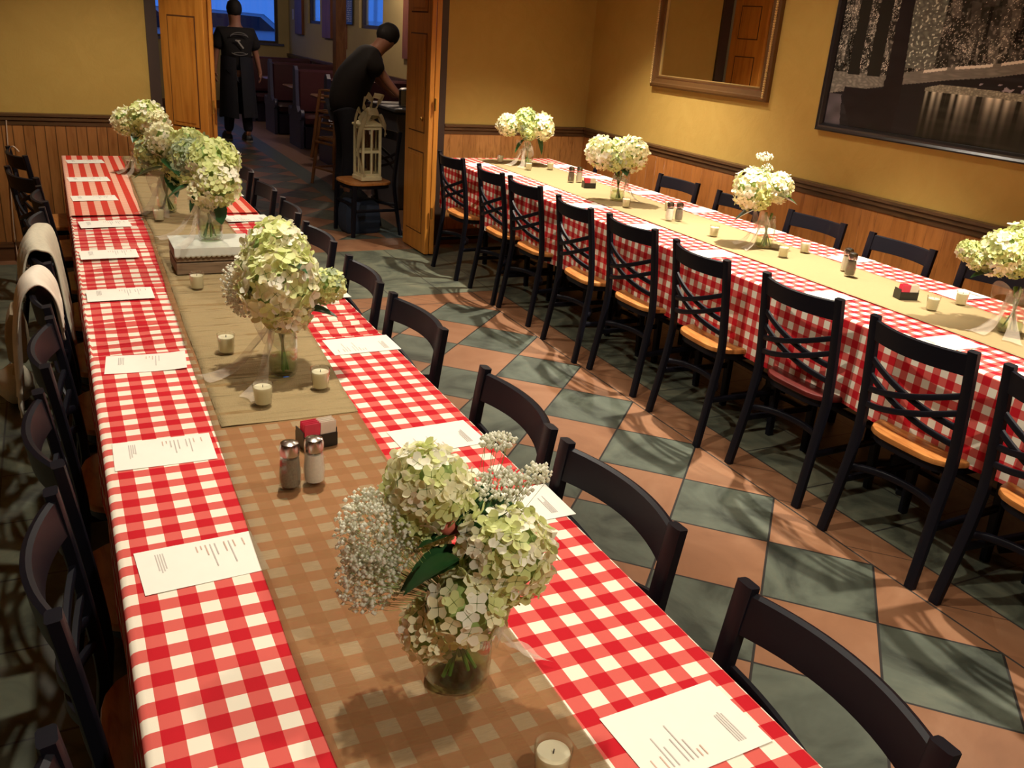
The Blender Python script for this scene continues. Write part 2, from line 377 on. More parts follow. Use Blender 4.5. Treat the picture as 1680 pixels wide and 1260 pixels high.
# ------------------------------------------------------------------ room shell
XL, XR, YB, YF = -1.7, 4.15, 6.88, -2.2
DX0, DX1, DTOP = .68, 2.74, 2.25
HY = 18.2; HX0 = -2.0; HXR = 4.2
b = MB(); b.box((XL-.2, YF-.2, -.1), (XR+.3, HY+.2, 0)); b.box((HX0-.2, 6.9, -.1), (XL-.2, HY+.2, 0)); struct('floor', b, M['floor'])
b = MB(); b.box((HX0-.2, YF-.2, CEIL), (XR+.3, HY+.2, CEIL+.1)); struct('ceiling', b, M['ceiling'])
b = MB(); b.box((XL-.15, YB, 0), (DX0, YB+.15, CEIL)); b.box((DX1+.05, YB, 0), (XR+.15, YB+.15, CEIL)); b.box((DX0, YB, DTOP), (DX1+.05, YB+.15, CEIL)); struct('wall_back', b, M['plaster'])
b = MB(); b.box((XR, YF, 0), (XR+.15, YB+.15, CEIL)); struct('wall_right', b, M['plaster'])
b = MB(); b.box((XL-.15, YF, 0), (XL, YB, CEIL)); struct('wall_left', b, M['plaster'])
b = MB(); b.box((XL-.15, YF-.15, 0), (XR+.15, YF, CEIL)); struct('wall_front', b, M['plaster'])
# wainscot
ZR = .965
b = MB(); b.box((XL, YB-.014, .13), (DX0-.06, YB, ZR-.05)); struct('trim_1', b, M['bead'])
b = MB(); b.box((DX1+.08, YB-.014, .13), (XR, YB, ZR-.05)); struct('trim_2', b, M['planks'])
b = MB(); b.box((XR-.014, YF, .13), (XR, YB-.014, ZR-.05)); struct('trim_3', b, M['planks_side'])
b = MB(); b.box((XL, YF, .13), (XL+.014, YB-.014, ZR-.05)); struct('trim_4', b, M['planks_side'])
def railprof(mb, p0, p1, nrm):
    # moulded chair rail swept from p0 to p1
    n_ = Vector(nrm); prof = [(0, -.055), (.018, -.055), (.020, -.030), (.028, -.022), (.028, -.004), (.036, .004), (.036, .020), (.0, .024)]
    rings = [[Vector(p)+n_*d+Vector((0, 0, z)) for d, z in prof] for p in (p0, p1)]
    mb.rings(rings, 0, True)
b = MB(); railprof(b, (XL, YB, ZR), (DX0-.06, YB, ZR), (0, -1, 0)); struct('trim_5', b, M['rail'])
b = MB(); railprof(b, (DX1+.08, YB, ZR), (XR, YB, ZR), (0, -1, 0)); struct('trim_6', b, M['rail'])
b = MB(); railprof(b, (XR, YF, ZR), (XR, YB-.036, ZR), (-1, 0, 0)); struct('trim_7', b, M['rail'])
b = MB(); railprof(b, (XL, YF, ZR), (XL, YB-.036, ZR), (1, 0, 0)); struct('trim_8', b, M['rail'])
def baseb(name, lo, hi, ax):
    b = MB(); b.box(lo, hi)
    l2, h2 = list(lo), list(hi); l2[2] = .095; h2[2] = .13
    if ax == 'y': l2[1] -= .008
    else: l2[0] -= .008
    b.box(l2, h2); struct(name, b, M['base'])
baseb('baseboard_back', (XL, YB-.02, 0), (DX0-.06, YB, .13), 'y'); baseb('baseboard_back_right', (DX1+.08, YB-.02, 0), (XR-.02, YB, .13), 'y')
baseb('baseboard_right', (XR-.02, YF, 0), (XR, YB-.03, .13), 'x')
# door casing (dark)
b = MB(); b.box((DX0-.06, YB-.025, 0), (DX0+.012, YB+.17, DTOP+.06)); b.box((DX1-.02, YB-.025, 0), (DX1+.08, YB+.17, DTOP+.06)); b.box((DX0-.06, YB-.025, DTOP), (DX1+.08, YB+.17, DTOP+.06)); struct('trim_9', b, M['jamb'])

# folding door leaves -------------------------------------------
def leaf(parent, p0, p1, zt=2.2, th=.038, side=1, name='door_panel'):
    p0 = Vector((*p0, 0)); p1 = Vector((*p1, 0)); L = (p1-p0).length; ang = math.atan2(p1.y-p0.y, p1.x-p0.x)
    Mx = Matrix.Translation(p0) @ Matrix.Rotation(ang, 4, 'Z')
    b = MB(); b.box((0, -th/2, .012), (L, th/2, zt), 0, Mx, bev=.004)
    st = .075
    for (z0, z1) in ((.16, .80), (.94, 1.66), (1.80, zt-.12)):
        for s in (-1, 1):
            y = s*th/2
            # recess line frame then raised field
            def q(a0, a1, c0, c1, off, mi):
                lo = (a0, min(y, y+s*off), c0); hi = (a1, max(y, y+s*off), c1); b.box(lo, hi, mi, Mx)
            q(st, L-st, z0, z1, .0006, 1)
            q(st+.010, L-st-.010, z0+.010, z1-.010, .004, 0)
            q(st+.035, L-st-.035, z0+.035, z1-.035, .0075, 0)
    return b.build(name, [M['doorwood'], M['doorgroove']], parent, False)
e = empty('folding_door', (0, 0, 0), 0, 'honey wood folding door stacked at the right side of the doorway, before the lantern chair', 'door')
leaf(e, (2.68, 6.86), (2.60, 6.50)); lf = leaf(e, (2.545, 6.97), (2.56, 6.50))
b = MB()
for z in (.3, 1.12, 1.9): b.sweep([(2.58, 6.472, z), (2.58, 6.472, z+.09)], .009, n=8, square=False)
b.build('hinge', M['brass'], e)
b = MB(); b.ball((2.522, 6.60, 1.05), .014); b.sweep([(2.54, 6.6, 1.05), (2.525, 6.6, 1.05)], .005); b.build('door_knob', M['brass'], lf)
e = empty('folding_door', (0, 0, 0), 0, 'honey wood folding door stacked at the left side of the doorway, behind the far bouquets', 'door')
leaf(e, (.72, 6.84), (.955, 6.50)); leaf(e, (.985, 6.53), (1.02, 6.90))
b = MB()
for z in (.4, 1.05, 1.9): b.sweep([(.975, 6.487, z), (.975, 6.487, z+.09)], .009, n=8, square=False)
b.build('hinge', M['brass'], e)

# ------------------------------------------------------------------ ceiling lamps
for i, (x, y, wv, ang, bl, ax, ay, rad, lb) in enumerate(DOWNLIGHTS):
    e = empty('ceiling_downlight', (x, y, CEIL), 0, lb, 'lamp', 'recessed ceiling downlights')
    b = MB(); b.lathe([(.055, -.001), (.075, -.001), (.078, -.008), (.055, -.010), (.052, -.001)], n=24, cap=False); b.build('trim_ring', M['white'], e)
    b = MB(); b.lathe([(.001, -.003), (.052, -.003)], n=20, cap=False); b.build('lens', M['lens'], e)
    ld = bpy.data.lights.new('spot', 'SPOT'); ld.energy = wv; ld.color = WARM; ld.spot_size = R(ang); ld.spot_blend = bl; ld.shadow_soft_size = rad
    lo = bpy.data.objects.new('spot', ld); C.objects.link(lo); lo.parent = e; lo.location = (0, 0, -.03); lo.rotation_euler = (ay, ax, 0)
for (x, y, wv, lb) in HALL_LIGHTS:
    e = empty('ceiling_downlight', (x, y, CEIL), 0, lb, 'lamp', 'recessed ceiling downlights')
    b = MB(); b.lathe([(.055, -.001), (.075, -.001), (.078, -.008), (.055, -.010), (.052, -.001)], n=24, cap=False); b.build('trim_ring', M['white'], e)
    ld = bpy.data.lights.new('hall_fill', 'POINT'); ld.energy = wv; ld.color = (1, .78, .6); ld.shadow_soft_size = .06
    lo = bpy.data.objects.new('hall_fill', ld); C.objects.link(lo); lo.parent = e; lo.location = (0, 0, -.06)

# ------------------------------------------------------------------ tables
ZT = .762
def table(x0, x1, y0, y1, label, group):
    cx, cy = (x0+x1)/2, (y0+y1)/2
    e = empty('restaurant_table', (cx, cy, 0), 0, label, 'table', group); w_, l_ = (x1-x0)/2, (y1-y0)/2
    b = MB(); b.box((-w_, -l_, .715), (w_, l_, .744), bev=.006); b.build('tabletop', M['underwood'], e)
    for s in (-1, 1):
        yy = s*l_*.55
        b = MB(); b.lathe([(.035, .05), (.035, .69), (.11, .71), (.11, .7149)], (0, yy, 0), 14); b.build('column', M['iron'], e)
        b = MB()
        for k in range(4):
            a = k*math.pi/2+math.pi/4; dx, dy = math.cos(a), math.sin(a)
            b.sweep([(0, yy, .075), (dx*.09, yy+dy*.09, .055), (dx*.19, yy+dy*.19, .018)], .022, .013, square=True)
        b.lathe([(.05, .03), (.05, .08), (.036, .11)], (0, yy, 0), 14); b.build('base_foot', M['iron'], e)
T1 = (.035, .875); T2 = (2.705, 3.645)
t1y = [(-.15, 1.45), (1.47, 3.07), (3.09, 4.69), (4.71, 6.48)]; t2y = [(.35, 1.95), (1.97, 3.5), (3.52, 5.0), (5.02, 6.5)]
nm = ['nearest the camera', 'second from the camera', 'third from the camera', 'at the far end']
for (a, c), q in zip(t1y, nm): table(*T1, a, c, 'black pedestal table under the checked cloth of the left row, '+q, 'tables of the left row')
for (a, c), q in zip(t2y, nm): table(*T2, a, c, 'black pedestal table under the checked cloth of the right row, '+q, 'tables of the right row')

def tablecloth(x0, x1, y0, y1, hem, mat, label, ripple=0, rise=0, seed=0, yend=False, wob=.006, edgewave=0):
    drop = ZT-hem; rr = .012; W_ = x1-x0
    us = []  # (x, z, s, side)
    nd = 9
    for i in range(nd): t_ = i/(nd-1); us.append((x0-.0, hem+(ZT-rr-hem)*t_, -drop+ (drop-rr)*t_, -1, 1-t_))
    for k in (1, 2): a = k*math.pi/6; us.append((x0+rr*(1-math.cos(a)), ZT-rr+rr*math.sin(a), -rr+k*.006, -1, 0))
    nt = 26
    for i in range(nt+1): t_ = i/nt; us.append((x0+rr+(W_-2*rr)*t_, ZT, rr+(W_-2*rr)*t_, 0, 0))
    for k in (2, 1): a = k*math.pi/6; us.append((x1-rr*(1-math.cos(a)), ZT-rr+rr*math.sin(a), W_+rr-k*.006, 1, 0))
    for i in range(nd): t_ = 1-i/(nd-1); us.append((x1, hem+(ZT-rr-hem)*t_, W_+drop-(drop-rr)*t_, 1, 1-t_))
    ny = max(8, int((y1-y0)/(.006 if ripple > .005 else .0125)))
    b = MB()
    def fn(iu, v):
        x, z, s_, sd, fr = us[iu]; y = y0+(y1-y0)*v
        nzv = noise.noise((y*1.7+seed, s_*3, seed))
        if sd == 0:
            rg = abs(noise.noise((y*15+seed+.8*noise.noise((s_*3, y*2, 1)), s_*1.3, 3))); r2 = abs(noise.noise((y*33, s_*2.2, 9)))
            if ripple > .005: z -= ripple*(.75*(1-min(1, rg*3))+.35*(1-min(1, r2*3)))-.0004
            else: z += rise+ripple*(noise.noise((y*19+seed, s_*1.5, 3))+.4*noise.noise((y*45, s_*3, 9)))+.0008*nzv
        else:
            wv = (math.sin(y*11+seed+sd)*.6+noise.noise((y*5, seed, sd))*1.1)
            x += sd*(fr**.8)*(wob*wv+wob*.8)+sd*rise; z += rise*(1-fr)+ (edgewave*fr*noise.noise((y*2.3, seed, 5)))
        return (x, y, z)
    vs = []; uv = []; fs = []; nu = len(us)
    for i in range(nu):
        for j in range(ny+1):
            vs.append(fn(i, j/ny)); uv.append((us[i][2]+.5, y0+(y1-y0)*j/ny+3+.004*noise.noise((us[i][2]*4, (y0+(y1-y0)*j/ny)*4, seed))))
    for i in range(nu-1):
        for j in range(ny):
            a = i*(ny+1)+j; fs.append((a, a+ny+1, a+ny+2, a+1))
    b.add(vs, fs, 0, uv)
    if yend:  # far end drop
        def fe(u, v):
            x = x0+W_*u; zz = ZT-(ZT-hem)*v; return (x, y1+.004+.012*v*(1+math.sin(x*17)), zz+rise)
        b.grid(30, 10, fe, 0, lambda u, v: (W_*u+.5, y1+3+drop*v))
    o = b.build('tablecloth', mat, None, True, angle=60)
    return tag(o, label, 'tablecloth', 'checked tablecloths')
g = M['gingham']
tablecloth(.02, .89, -.25, 2.62, .47, g, 'red and white gingham tablecloth on the near part of the left table', .0002, .0012, 1)
tablecloth(.02, .89, 2.58, 4.64, .47, M['gingham_creased'], 'finely creased red and white gingham tablecloth on the middle of the left table', .0105, 0, 2)
tablecloth(.02, .89, 4.60, 6.52, .47, M['stripe'], 'pinkish red striped tablecloth on the far end of the left table', .0006, .0014, 3, yend=True)
tablecloth(2.69, 3.66, .25, 2.42, .43, g, 'red and white checked tablecloth on the near end of the right table', .0010, .0012, 4, wob=.008, edgewave=.02)
tablecloth(2.69, 3.66, 2.38, 4.45, .42, g, 'red and white checked tablecloth on the middle of the right table', .0012, 0, 5, wob=.008, edgewave=.02)
tablecloth(2.69, 3.66, 4.41, 6.56, .38, g, 'red and white checked tablecloth on the far end of the right table', .0010, .0012, 6, yend=True, wob=.008, edgewave=.02)

def runner(pl, pr, z, mat, label, ripple=.0008, seed=0):
    # pl / pr: lists of (y, x) for both long edges, from near to far
    def ev(P, y):
        for (a, xa), (b_, xb) in zip(P, P[1:]):
            if a <= y <= b_: return xa+(xb-xa)*(y-a)/(b_-a)
        return P[-1][1] if y > P[-1][0] else P[0][1]
    y0, y1 = pl[0][0], pl[-1][0]; ny = int((y1-y0)/(.006 if ripple > .002 else .014)); b = MB()
    def fn(u, v):
        y = y0+(y1-y0)*v; xa = ev(pl, y)+.006*noise.noise((y*3, seed, 0)); xb = ev(pr, y)+.006*noise.noise((y*3, seed, 7))
        x = xa+(xb-xa)*u; hang = 0
        rg = (1-min(1, 3*abs(noise.noise((x*1.6+seed, y*13, seed)))))+.5*(1-min(1, 3*abs(noise.noise((x*3, y*31, seed))))) if ripple > .002 else noise.noise((x*2, y*20, seed))+.6*noise.noise((x*5, y*45, seed))
        return (x, y, z-(ripple*.9 if ripple > .002 else 0)+ripple*rg+.0006*noise.noise((x*10, y*2, seed)))
    b.grid(16, ny, fn, 0, lambda u, v: (u*.4, (y1-y0)*v))
    o = b.build('table_runner', mat, None, True); md = o.modifiers.new('t', 'SOLIDIFY'); md.thickness = .0006; md.offset = 1
    return tag(o, label, 'table runner', 'burlap table runners')
runner([(-.2, .25), (1.2, .25), (2.7, .283), (4, .318), (6.5, .375)], [(-.2, .585), (.8, .6), (1.8, .61), (2.9, .685), (6.5, .71)], ZT+.0030, M['burlap_sheer'], 'thin see-through burlap runner along the near half of the left table', .0004, 1)
runner([(2.03, .285), (4, .335), (6.5, .385)], [(2.03, .628), (2.9, .675), (6.5, .70)], ZT+.0056, M['burlap_creased'], 'opaque creased burlap runner on the far half of the left table', .0030, 2)
runner([(.3, 2.985), (6.5, 2.955)], [(.3, 3.40), (6.5, 3.42)], ZT+.0040, M['burlap'], 'tan burlap runner down the middle of the right table', .0007, 3)

# ------------------------------------------------------------------ cross-back chairs
def make_chair(seatmat, label):
    e = empty('cross_back_chair', (0, 0, 0), 0, label, 'chair')
    BT, BM, BF = -.220, -.170, -.235      # back post y at top, seat level, floor
    W = .196
    def posty(z):
        if z > .45:
            t_ = (z-.45)/.42; return BM+(BT-BM)*t_**1.3
        t_ = (.45-z)/.45; return BM+(BF-BM)*t_**1.2
    for s in (-1, 1):
        b = MB(); pts = []
        for i in range(15):
            z = .0+.872*i/14; pts.append((s*(W+(.012 if z < .3 else 0)*(1-z/.3 if z < .3 else 0)), posty(z), z))
        b.sweep(pts, .0185, .0125, up=(0, 1, 0)); b.build('back_leg', M['black'], e)
        b = MB(); pts = [(s*.180, .185, .43), (s*.184, .192, .2), (s*.188, .198, 0)]
        b.sweep(pts, .0175, .0175, up=(0, 1, 0), radii=[1.1, 1, .85]); b.build('front_leg', M['black'], e)
    # top rail, bowed backwards
    b = MB(); n_ = 14; rings = []
    for i in range(n_+1):
        u = -1+2*i/n_; x = u*(W-.008); bow = -.042*(1-u*u); 
        zt = .862-.004*(1-u*u); zb = .782
        yt, yb = posty(zt)+bow, posty(zb)+bow
        rings.append([(x, yt-.009, zt-.004), (x, yt, zt), (x, yt+.009, zt-.004), (x, yb+.010, zb+.003), (x, yb, zb), (x, yb-.010, zb+.003)])
    b.rings(rings); b.build('top_rail', M['black'], e)
    # crossing slats: two pairs
    for s in (-1, 1):
        for dz in (0, -.062):
            b = MB(); pts = []
            for i in range(13):
                u = -1+2*i/12; z = .715+dz+(-.060*(u+1)) - .012*(1-u*u); x = s*u*(W-.006); bow = -.038*(1-u*u)+(.006*s*(1-u*u))
                pts.append((x, posty(z)+bow, z))
            b.sweep(pts, .0065, .0105, up=(0, 0, 1)); b.build('cross_slat', M['black'], e)
    # seat
    b = MB(); prof = []
    for k in range(40):
        a = 2*math.pi*k/40; cx, sy = math.cos(a), math.sin(a); p_ = 4.0
        r_ = (abs(cx)**p_+abs(sy)**p_)**(-1/p_); wx = .205-.020*(-sy if sy < 0 else -sy*.4); prof.append((r_*cx*wx, r_*sy*.205+.020))
    def ring(k, z): return [(x*k, .02+(y-.02)*k, z) for x, y in prof]
    b.rings([ring(.95, .430), ring(.995, .434), ring(1, .444), ring(.985, .452), ring(.93, .455), ring(.6, .449)]); b.build('seat', seatmat, e)
    b = MB()
    rings = [ring(.93, .402), ring(.93, .4295)]; b.rings(rings); b.build('seat_frame', M['black'], e)
    # stretchers: bowed rear hoop, sides, H cross
    b = MB(); pts = []
    for i in range(13):
        a = math.pi*i/12; pts.append((-(W-.004)*math.cos(a), posty(.27)+.10*math.sin(a), .27+.0*math.sin(a)))
    b.sweep(pts, .010, .012); b.build('stretcher', M['black'], e)
    for s in (-1, 1):
        b = MB(); b.sweep([(s*.195, posty(.22), .22), (s*.183, .19, .22)], .010, .012); b.build('stretcher', M['black'], e)
    b = MB(); b.sweep([(-.183, .19, .27), (.183, .19, .27)], .010, .012); b.build('stretcher', M['black'], e)
    return e
chA = make_chair(M['seatwood'], ''); chB = None
def place_chair(x, y, rz, label, group, used=[False, False], red=False):
    global chB
    if not used[0]:
        o = chA; used[0] = True
    else:
        o = copy_tree(chA)
        if red:
            for ch in C.objects:
                if ch.parent == o and ch.name.startswith('seat.') or (ch.parent == o and ch.name == 'seat'):
                    me = ch.data.copy(); me.materials[0] = M['seatred']; ch.data = me
    o.location = (x, y, 0); o.rotation_euler = (0, 0, rz); o['label'] = label; o['category'] = 'chair'
    if group: o['group'] = group
    return o
ordn = ['first', 'second', 'third', 'fourth', 'fifth', 'sixth', 'seventh', 'eighth', 'ninth', 'tenth']
# right table, aisle side: facing +x
for k, (y, dx, dr) in enumerate([(5.98, 0, 2), (5.34, .02, -2), (4.87, .03, 1), (4.195, 0, -3), (3.687, .03, 2), (3.064, 0, -3), (2.478, .03, 1), (1.889, .01, 1), (1.36, .01, -3)]):
    place_chair(2.735+dx, y, -math.pi/2+R(dr), 'black cross-back chair on the aisle side of the right table, %s from the doorway' % ordn[k], 'chairs on the aisle side of the right table', red=(k in (6,)))
for k, (y, dx, dr) in enumerate([(5.87, 0, -8), (4.93, 0, 3), (4.30, -.02, -2), (3.66, .02, 2), (3.07, .01, -2), (2.48, .02, 3)]):
    place_chair(3.545+dx, y, math.pi/2+R(dr), 'black cross-back chair on the wall side of the right table, %s from the back wall' % ordn[k], 'chairs on the wall side of the right table')
for k, (y, dx, dr) in enumerate([(5.95, 0, 2), (5.38, 0, 0), (4.79, 0, 2), (4.24, 0, -3), (3.65, -.01, 2), (3.04, -.01, -1), (2.50, 0, 3), (1.795, -.01, -2), (1.31, -.01, 2), (.73, 0, 0)]):
    place_chair(.745+dx, y, math.pi/2+R(dr), 'black cross-back chair on the aisle side of the left table, %s from its far end' % ordn[k], 'chairs on the aisle side of the left table')
for k, (x, y, dr) in enumerate([(.0, 6.0, 14), (.03, 5.27, 20), (.135, 4.6, 4), (.125, 4.05, -3), (.14, 3.5, 3), (.145, 2.98, 0), (.145, 2.47, -2), (.14, 1.94, 5), (.145, 1.42, 0), (.145, .79, 3)]):
    place_chair(x, y, -math.pi/2+R(dr), 'black cross-back chair at the left side of the left table, %s from its far end' % ordn[k], 'chairs at the left side of the left table')
place_chair(2.345, 7.42, R(97), 'black cross-back chair with a bare wooden seat carrying a cream lantern in the doorway', None)

# ------------------------------------------------------------------ bouquets
def petal_set(mb, c, nrm, r, mi, rot, cup=.25, n=4):
    nrm = Vector(nrm).normalized(); t = nrm.cross(Vector((0, 0, 1)));
    if t.length < .05: t = nrm.cross(Vector((1, 0, 0)))
    t.normalize(); s = nrm.cross(t)
    for k in range(n):
        a = rot+k*2*math.pi/n; d = t*math.cos(a)+s*math.sin(a); q = nrm.cross(d); w_ = r*.56; c = Vector(c)
        cu = cup*random.uniform(.5, 1.5)
        pts = [c+d*r*.05, c+d*r*.45+q*w_*.78+nrm*r*cu*.25, c+d*r*.95+q*w_*.55+nrm*r*cu, c+d*r*1.05+nrm*r*cu*1.15, c+d*r*.95-q*w_*.55+nrm*r*cu, c+d*r*.45-q*w_*.78+nrm*r*cu*.25, c+d*r*.55+nrm*r*cu*.1]
        mb.add(pts, [(0, 1, 6), (1, 2, 6), (2, 3, 6), (3, 4, 6), (4, 5, 6), (5, 0, 6)], mi)
def head_mesh(r, n, pr, weights, seed, squash=.88):
    random.seed(seed); b = MB(); b.ball((0, 0, 0), r*.80, 12, 8, 3, (1, 1, squash))
    for i in range(n):
        z = 1-2*(i+.5)/n; ph = i*2.39996+random.uniform(-.2, .2); q = math.sqrt(max(0, 1-z*z)); d = Vector((q*math.cos(ph), q*math.sin(ph), z))
        k = 1+.10*noise.noise(d*2.2+Vector((seed, 0, 0)))+random.uniform(-.05, .05)
        p = Vector((d.x, d.y, d.z*squash))*r*k; nn = (d+Vector((random.uniform(-.4, .4), random.uniform(-.4, .4), random.uniform(-.4, .4)))*.9).normalized()
        mi = random.choices((0, 1, 2), weights)[0]; petal_set(b, p, nn, pr*random.uniform(.8, 1.15), mi, random.uniform(0, 6.28))
    return b
HEADS = {}
for nm_, args in {'big': (.082, 150, .020, (5, 2, 3), 1), 'bigb': (.086, 150, .021, (3, 5, 3), 2), 'mid': (.078, 110, .019, (6, 2, 3), 3), 'green': (.076, 100, .019, (1, 7, 1), 4), 'small': (.055, 60, .017, (5, 3, 3), 5)}.items():
    HEADS[nm_] = head_mesh(*args)
def put_head(kind, loc, parent, scale=1, rot=(0, 0, 0), name='flower_head', sage=False, cache={}):
    key = (kind, sage)
    if key not in cache:
        mats = [M['petal'], M['petal_green'], M['petal_white'], M['core']] if not sage else [M['petal_sage'], M['petal_green'], M['petal_sage'], M['core']]
        o = HEADS[kind].build(name, mats, parent, True, angle=80); cache[key] = o.data
    else:
        o = bpy.data.objects.new(name, cache[key]); C.objects.link(o); o.parent = parent; KIDS.setdefault(parent.name, []).append(o)
    o.location = loc; o.scale = (scale,)*3; o.rotation_euler = rot; return o
def add_leaf(parent, base, direction, L, W_, droop=.3, roll_=0, serr=0):
    d = Vector(direction).normalized(); up = Vector((0, 0, 1)); s = d.cross(up)
    if s.length < .1: s = Vector((1, 0, 0))
    s.normalize(); s = Matrix.Rotation(roll_, 3, d) @ s; n_ = s.cross(d).normalized(); b = MB()
    N = 14; vs = []; fs = []
    for i in range(N+1):
        t_ = i/N; wd = W_*math.sin(math.pi*min(1, t_**.75))**.85*(1 if t_ < 1 else 0)
        if serr and i % 2: wd *= 1-serr
        c = Vector(base)+d*L*t_-Vector((0, 0, 1))*droop*L*t_*t_
        vs += [c-s*wd+n_*wd*.35, c-s*wd*.5+n_*wd*.16, c, c+s*wd*.5+n_*wd*.16, c+s*wd+n_*wd*.35]
    for i in range(N):
        for j in range(4): a = i*5+j; fs.append((a, a+1, a+6, a+5))
    b.add(vs, fs); return b.build('leaf', M['leaf'], parent, True, angle=80)
def jar_profile(R_, Hh):
    t = .0035
    outer = [(R_*.55, .001), (R_*.86, .003), (R_, .016), (R_*1.02, Hh*.30), (R_, Hh*.66), (R_*.90, Hh*.77), (R_*.76, Hh*.84), (R_*.74, Hh*.87), (R_*.79, Hh*.885), (R_*.75, Hh*.905), (R_*.79, Hh*.925), (R_*.75, Hh*.945), (R_*.78, Hh)]
    inner = [(r-t, max(z, .009)) for r, z in outer[::-1]]
    return outer+inner
def jar(parent, R_, Hh, wl=.45, greens=True, seed=0):
    random.seed(seed+50); b = MB(); b.lathe(jar_profile(R_, Hh), n=32, cap=False); b.rings([[(R_*.55*math.cos(a*.2618), R_*.55*math.sin(a*.2618), z) for a in range(24)] for z in (.001, .0012)]); b.build('glass_jar', M['glass'], parent)
    b = MB(); q = R_-.0045; b.lathe([(.001, .010), (q*.9, .011), (q, .022), (q, Hh*wl), (.001, Hh*wl)], n=28, cap=False); b.build('water', M['water'], parent)
    b = MB()
    for k in range(7):
        a = random.uniform(0, 6.28); r0 = random.uniform(.1, .75)*R_; a2 = a+2.6; b.sweep([(r0*math.cos(a), r0*math.sin(a), .014), (r0*.2*math.cos(a2), r0*.2*math.sin(a2), Hh*.6), (.5*R_*math.cos(a2), .5*R_*math.sin(a2), Hh*1.08)], .0032, n=6, square=False)
    b.build('stem', M['stem'], parent)
def bow(parent, z, R_, ang, tail=.16, loop=.055, floor_z=None, seed=0, sc=1):
    b = MB(); random.seed(seed+9); d = Vector((math.cos(ang), math.sin(ang), 0)); s = Vector((-d.y, d.x, 0))
    # band
    b.grid(28, 3, lambda u, v: ((R_*.80+.004)*math.cos(u*2*math.pi), (R_*.80+.004)*math.sin(u*2*math.pi), z-.014+.028*v+.003*math.sin(u*22)))
    c = d*(R_*.8+.006)+Vector((0, 0, z))
    for sg in (-1, 1):   # loops
        def fl(u, v, sg=sg):
            a = u*2*math.pi; wv = (v-.5)*(.02+.045*math.sin(a/2))
            return c+s*sg*loop*(1-math.cos(a))*.62+Vector((0, 0, 1))*(loop*.55*math.sin(a)+wv)+d*(.012*math.sin(a*1.5)+wv*.5)
        b.grid(20, 5, fl)
    for sg in (-1, 1):   # tails
        def ft(u, v, sg=sg):
            wv = (v-.5)*(.012+.065*u); dz = -min(z-.005-(0 if floor_z is None else floor_z), 1.0)*(1-(1-u)**2)
            return c+d*(tail*u*.75+.006*math.sin(u*9+v*6))+s*(sg*(.012+tail*.45*u)+wv)+Vector((0, 0, 1))*(dz+.004*math.sin(v*15+u*7)*(1-u))
        b.grid(16, 6, ft)
    return b.build('tulle_bow', M['tulle'], parent, True, angle=90)
def breath(parent, pts, base, n_, rb=.0028, seed=0, spread=1):
    # pts: ellipsoids (centre, radii)
    random.seed(seed); b = MB(); k = 0
    for (c, rr_) in pts:
        c = Vector(c)
        q_ = (rr_[0]*rr_[1]*rr_[2])**.6667/max((r[0]*r[1]*r[2])**.6667 for _, r in pts)
        for i in range(int(n_*q_)):
            d = Vector((random.gauss(0, 1), random.gauss(0, 1), random.gauss(0, 1))).normalized()*random.uniform(.35, 1)**.6
            p = c+Vector((d.x*rr_[0], d.y*rr_[1], d.z*rr_[2])); r_ = rb*random.uniform(.6, 1.5)
            # small double blossom
            r_ *= 1.25
            vs = [p+Vector(o_)*r_ for o_ in ((1, 0, 0), (-1, 0, 0), (0, 1, 0), (0, -1, 0), (0, 0, 1), (0, 0, -1))]
            b.add(vs, [(0, 2, 4), (2, 1, 4), (1, 3, 4), (3, 0, 4), (2, 0, 5), (1, 2, 5), (3, 1, 5), (0, 3, 5)], 0)
            if i % 14 == 0:
                m_ = p+(Vector(base)-p)*.35+Vector((random.uniform(-.01, .01), random.uniform(-.01, .01), random.uniform(-.01, .01)))
                b.sweep([p, m_, Vector(base)], .0004, n=3, square=False, mi=1, cap=False)
    o = b.build('babys_breath', [M['breath'], M['breathstem']], parent, True, angle=80); return tag(o, kind='stuff')
BG = 'hydrangea bouquets in glass jars'
HR = {'big': .082, 'bigb': .086, 'mid': .078, 'green': .076, 'small': .055}
def bouquet(x, y, z, label, jr, jh, wl, heads, leaves, bw, br=(), bb=(0, 0, .15), seed=1, rb=.0028):
    e = empty('flower_arrangement', (x, y, z), 0, label, 'flowers', BG); jar(e, jr, jh, wl, seed=seed)
    for k, (kind, loc, r_, sg) in enumerate(heads): put_head(kind, loc, e, r_/HR[kind]*1.08, (seed+k, k*1.7, seed*2+k), sage=bool(sg))
    for (a, dr, L, W_, dp, rl) in leaves: add_leaf(e, a, dr, L, W_, dp, rl, .07)
    if br: breath(e, [(c, r_) for c, r_, n_ in br], bb, br[0][2], rb, seed)
    bow(e, bw[0], jr, R(bw[1]), bw[2], bw[3], 0, seed); return e
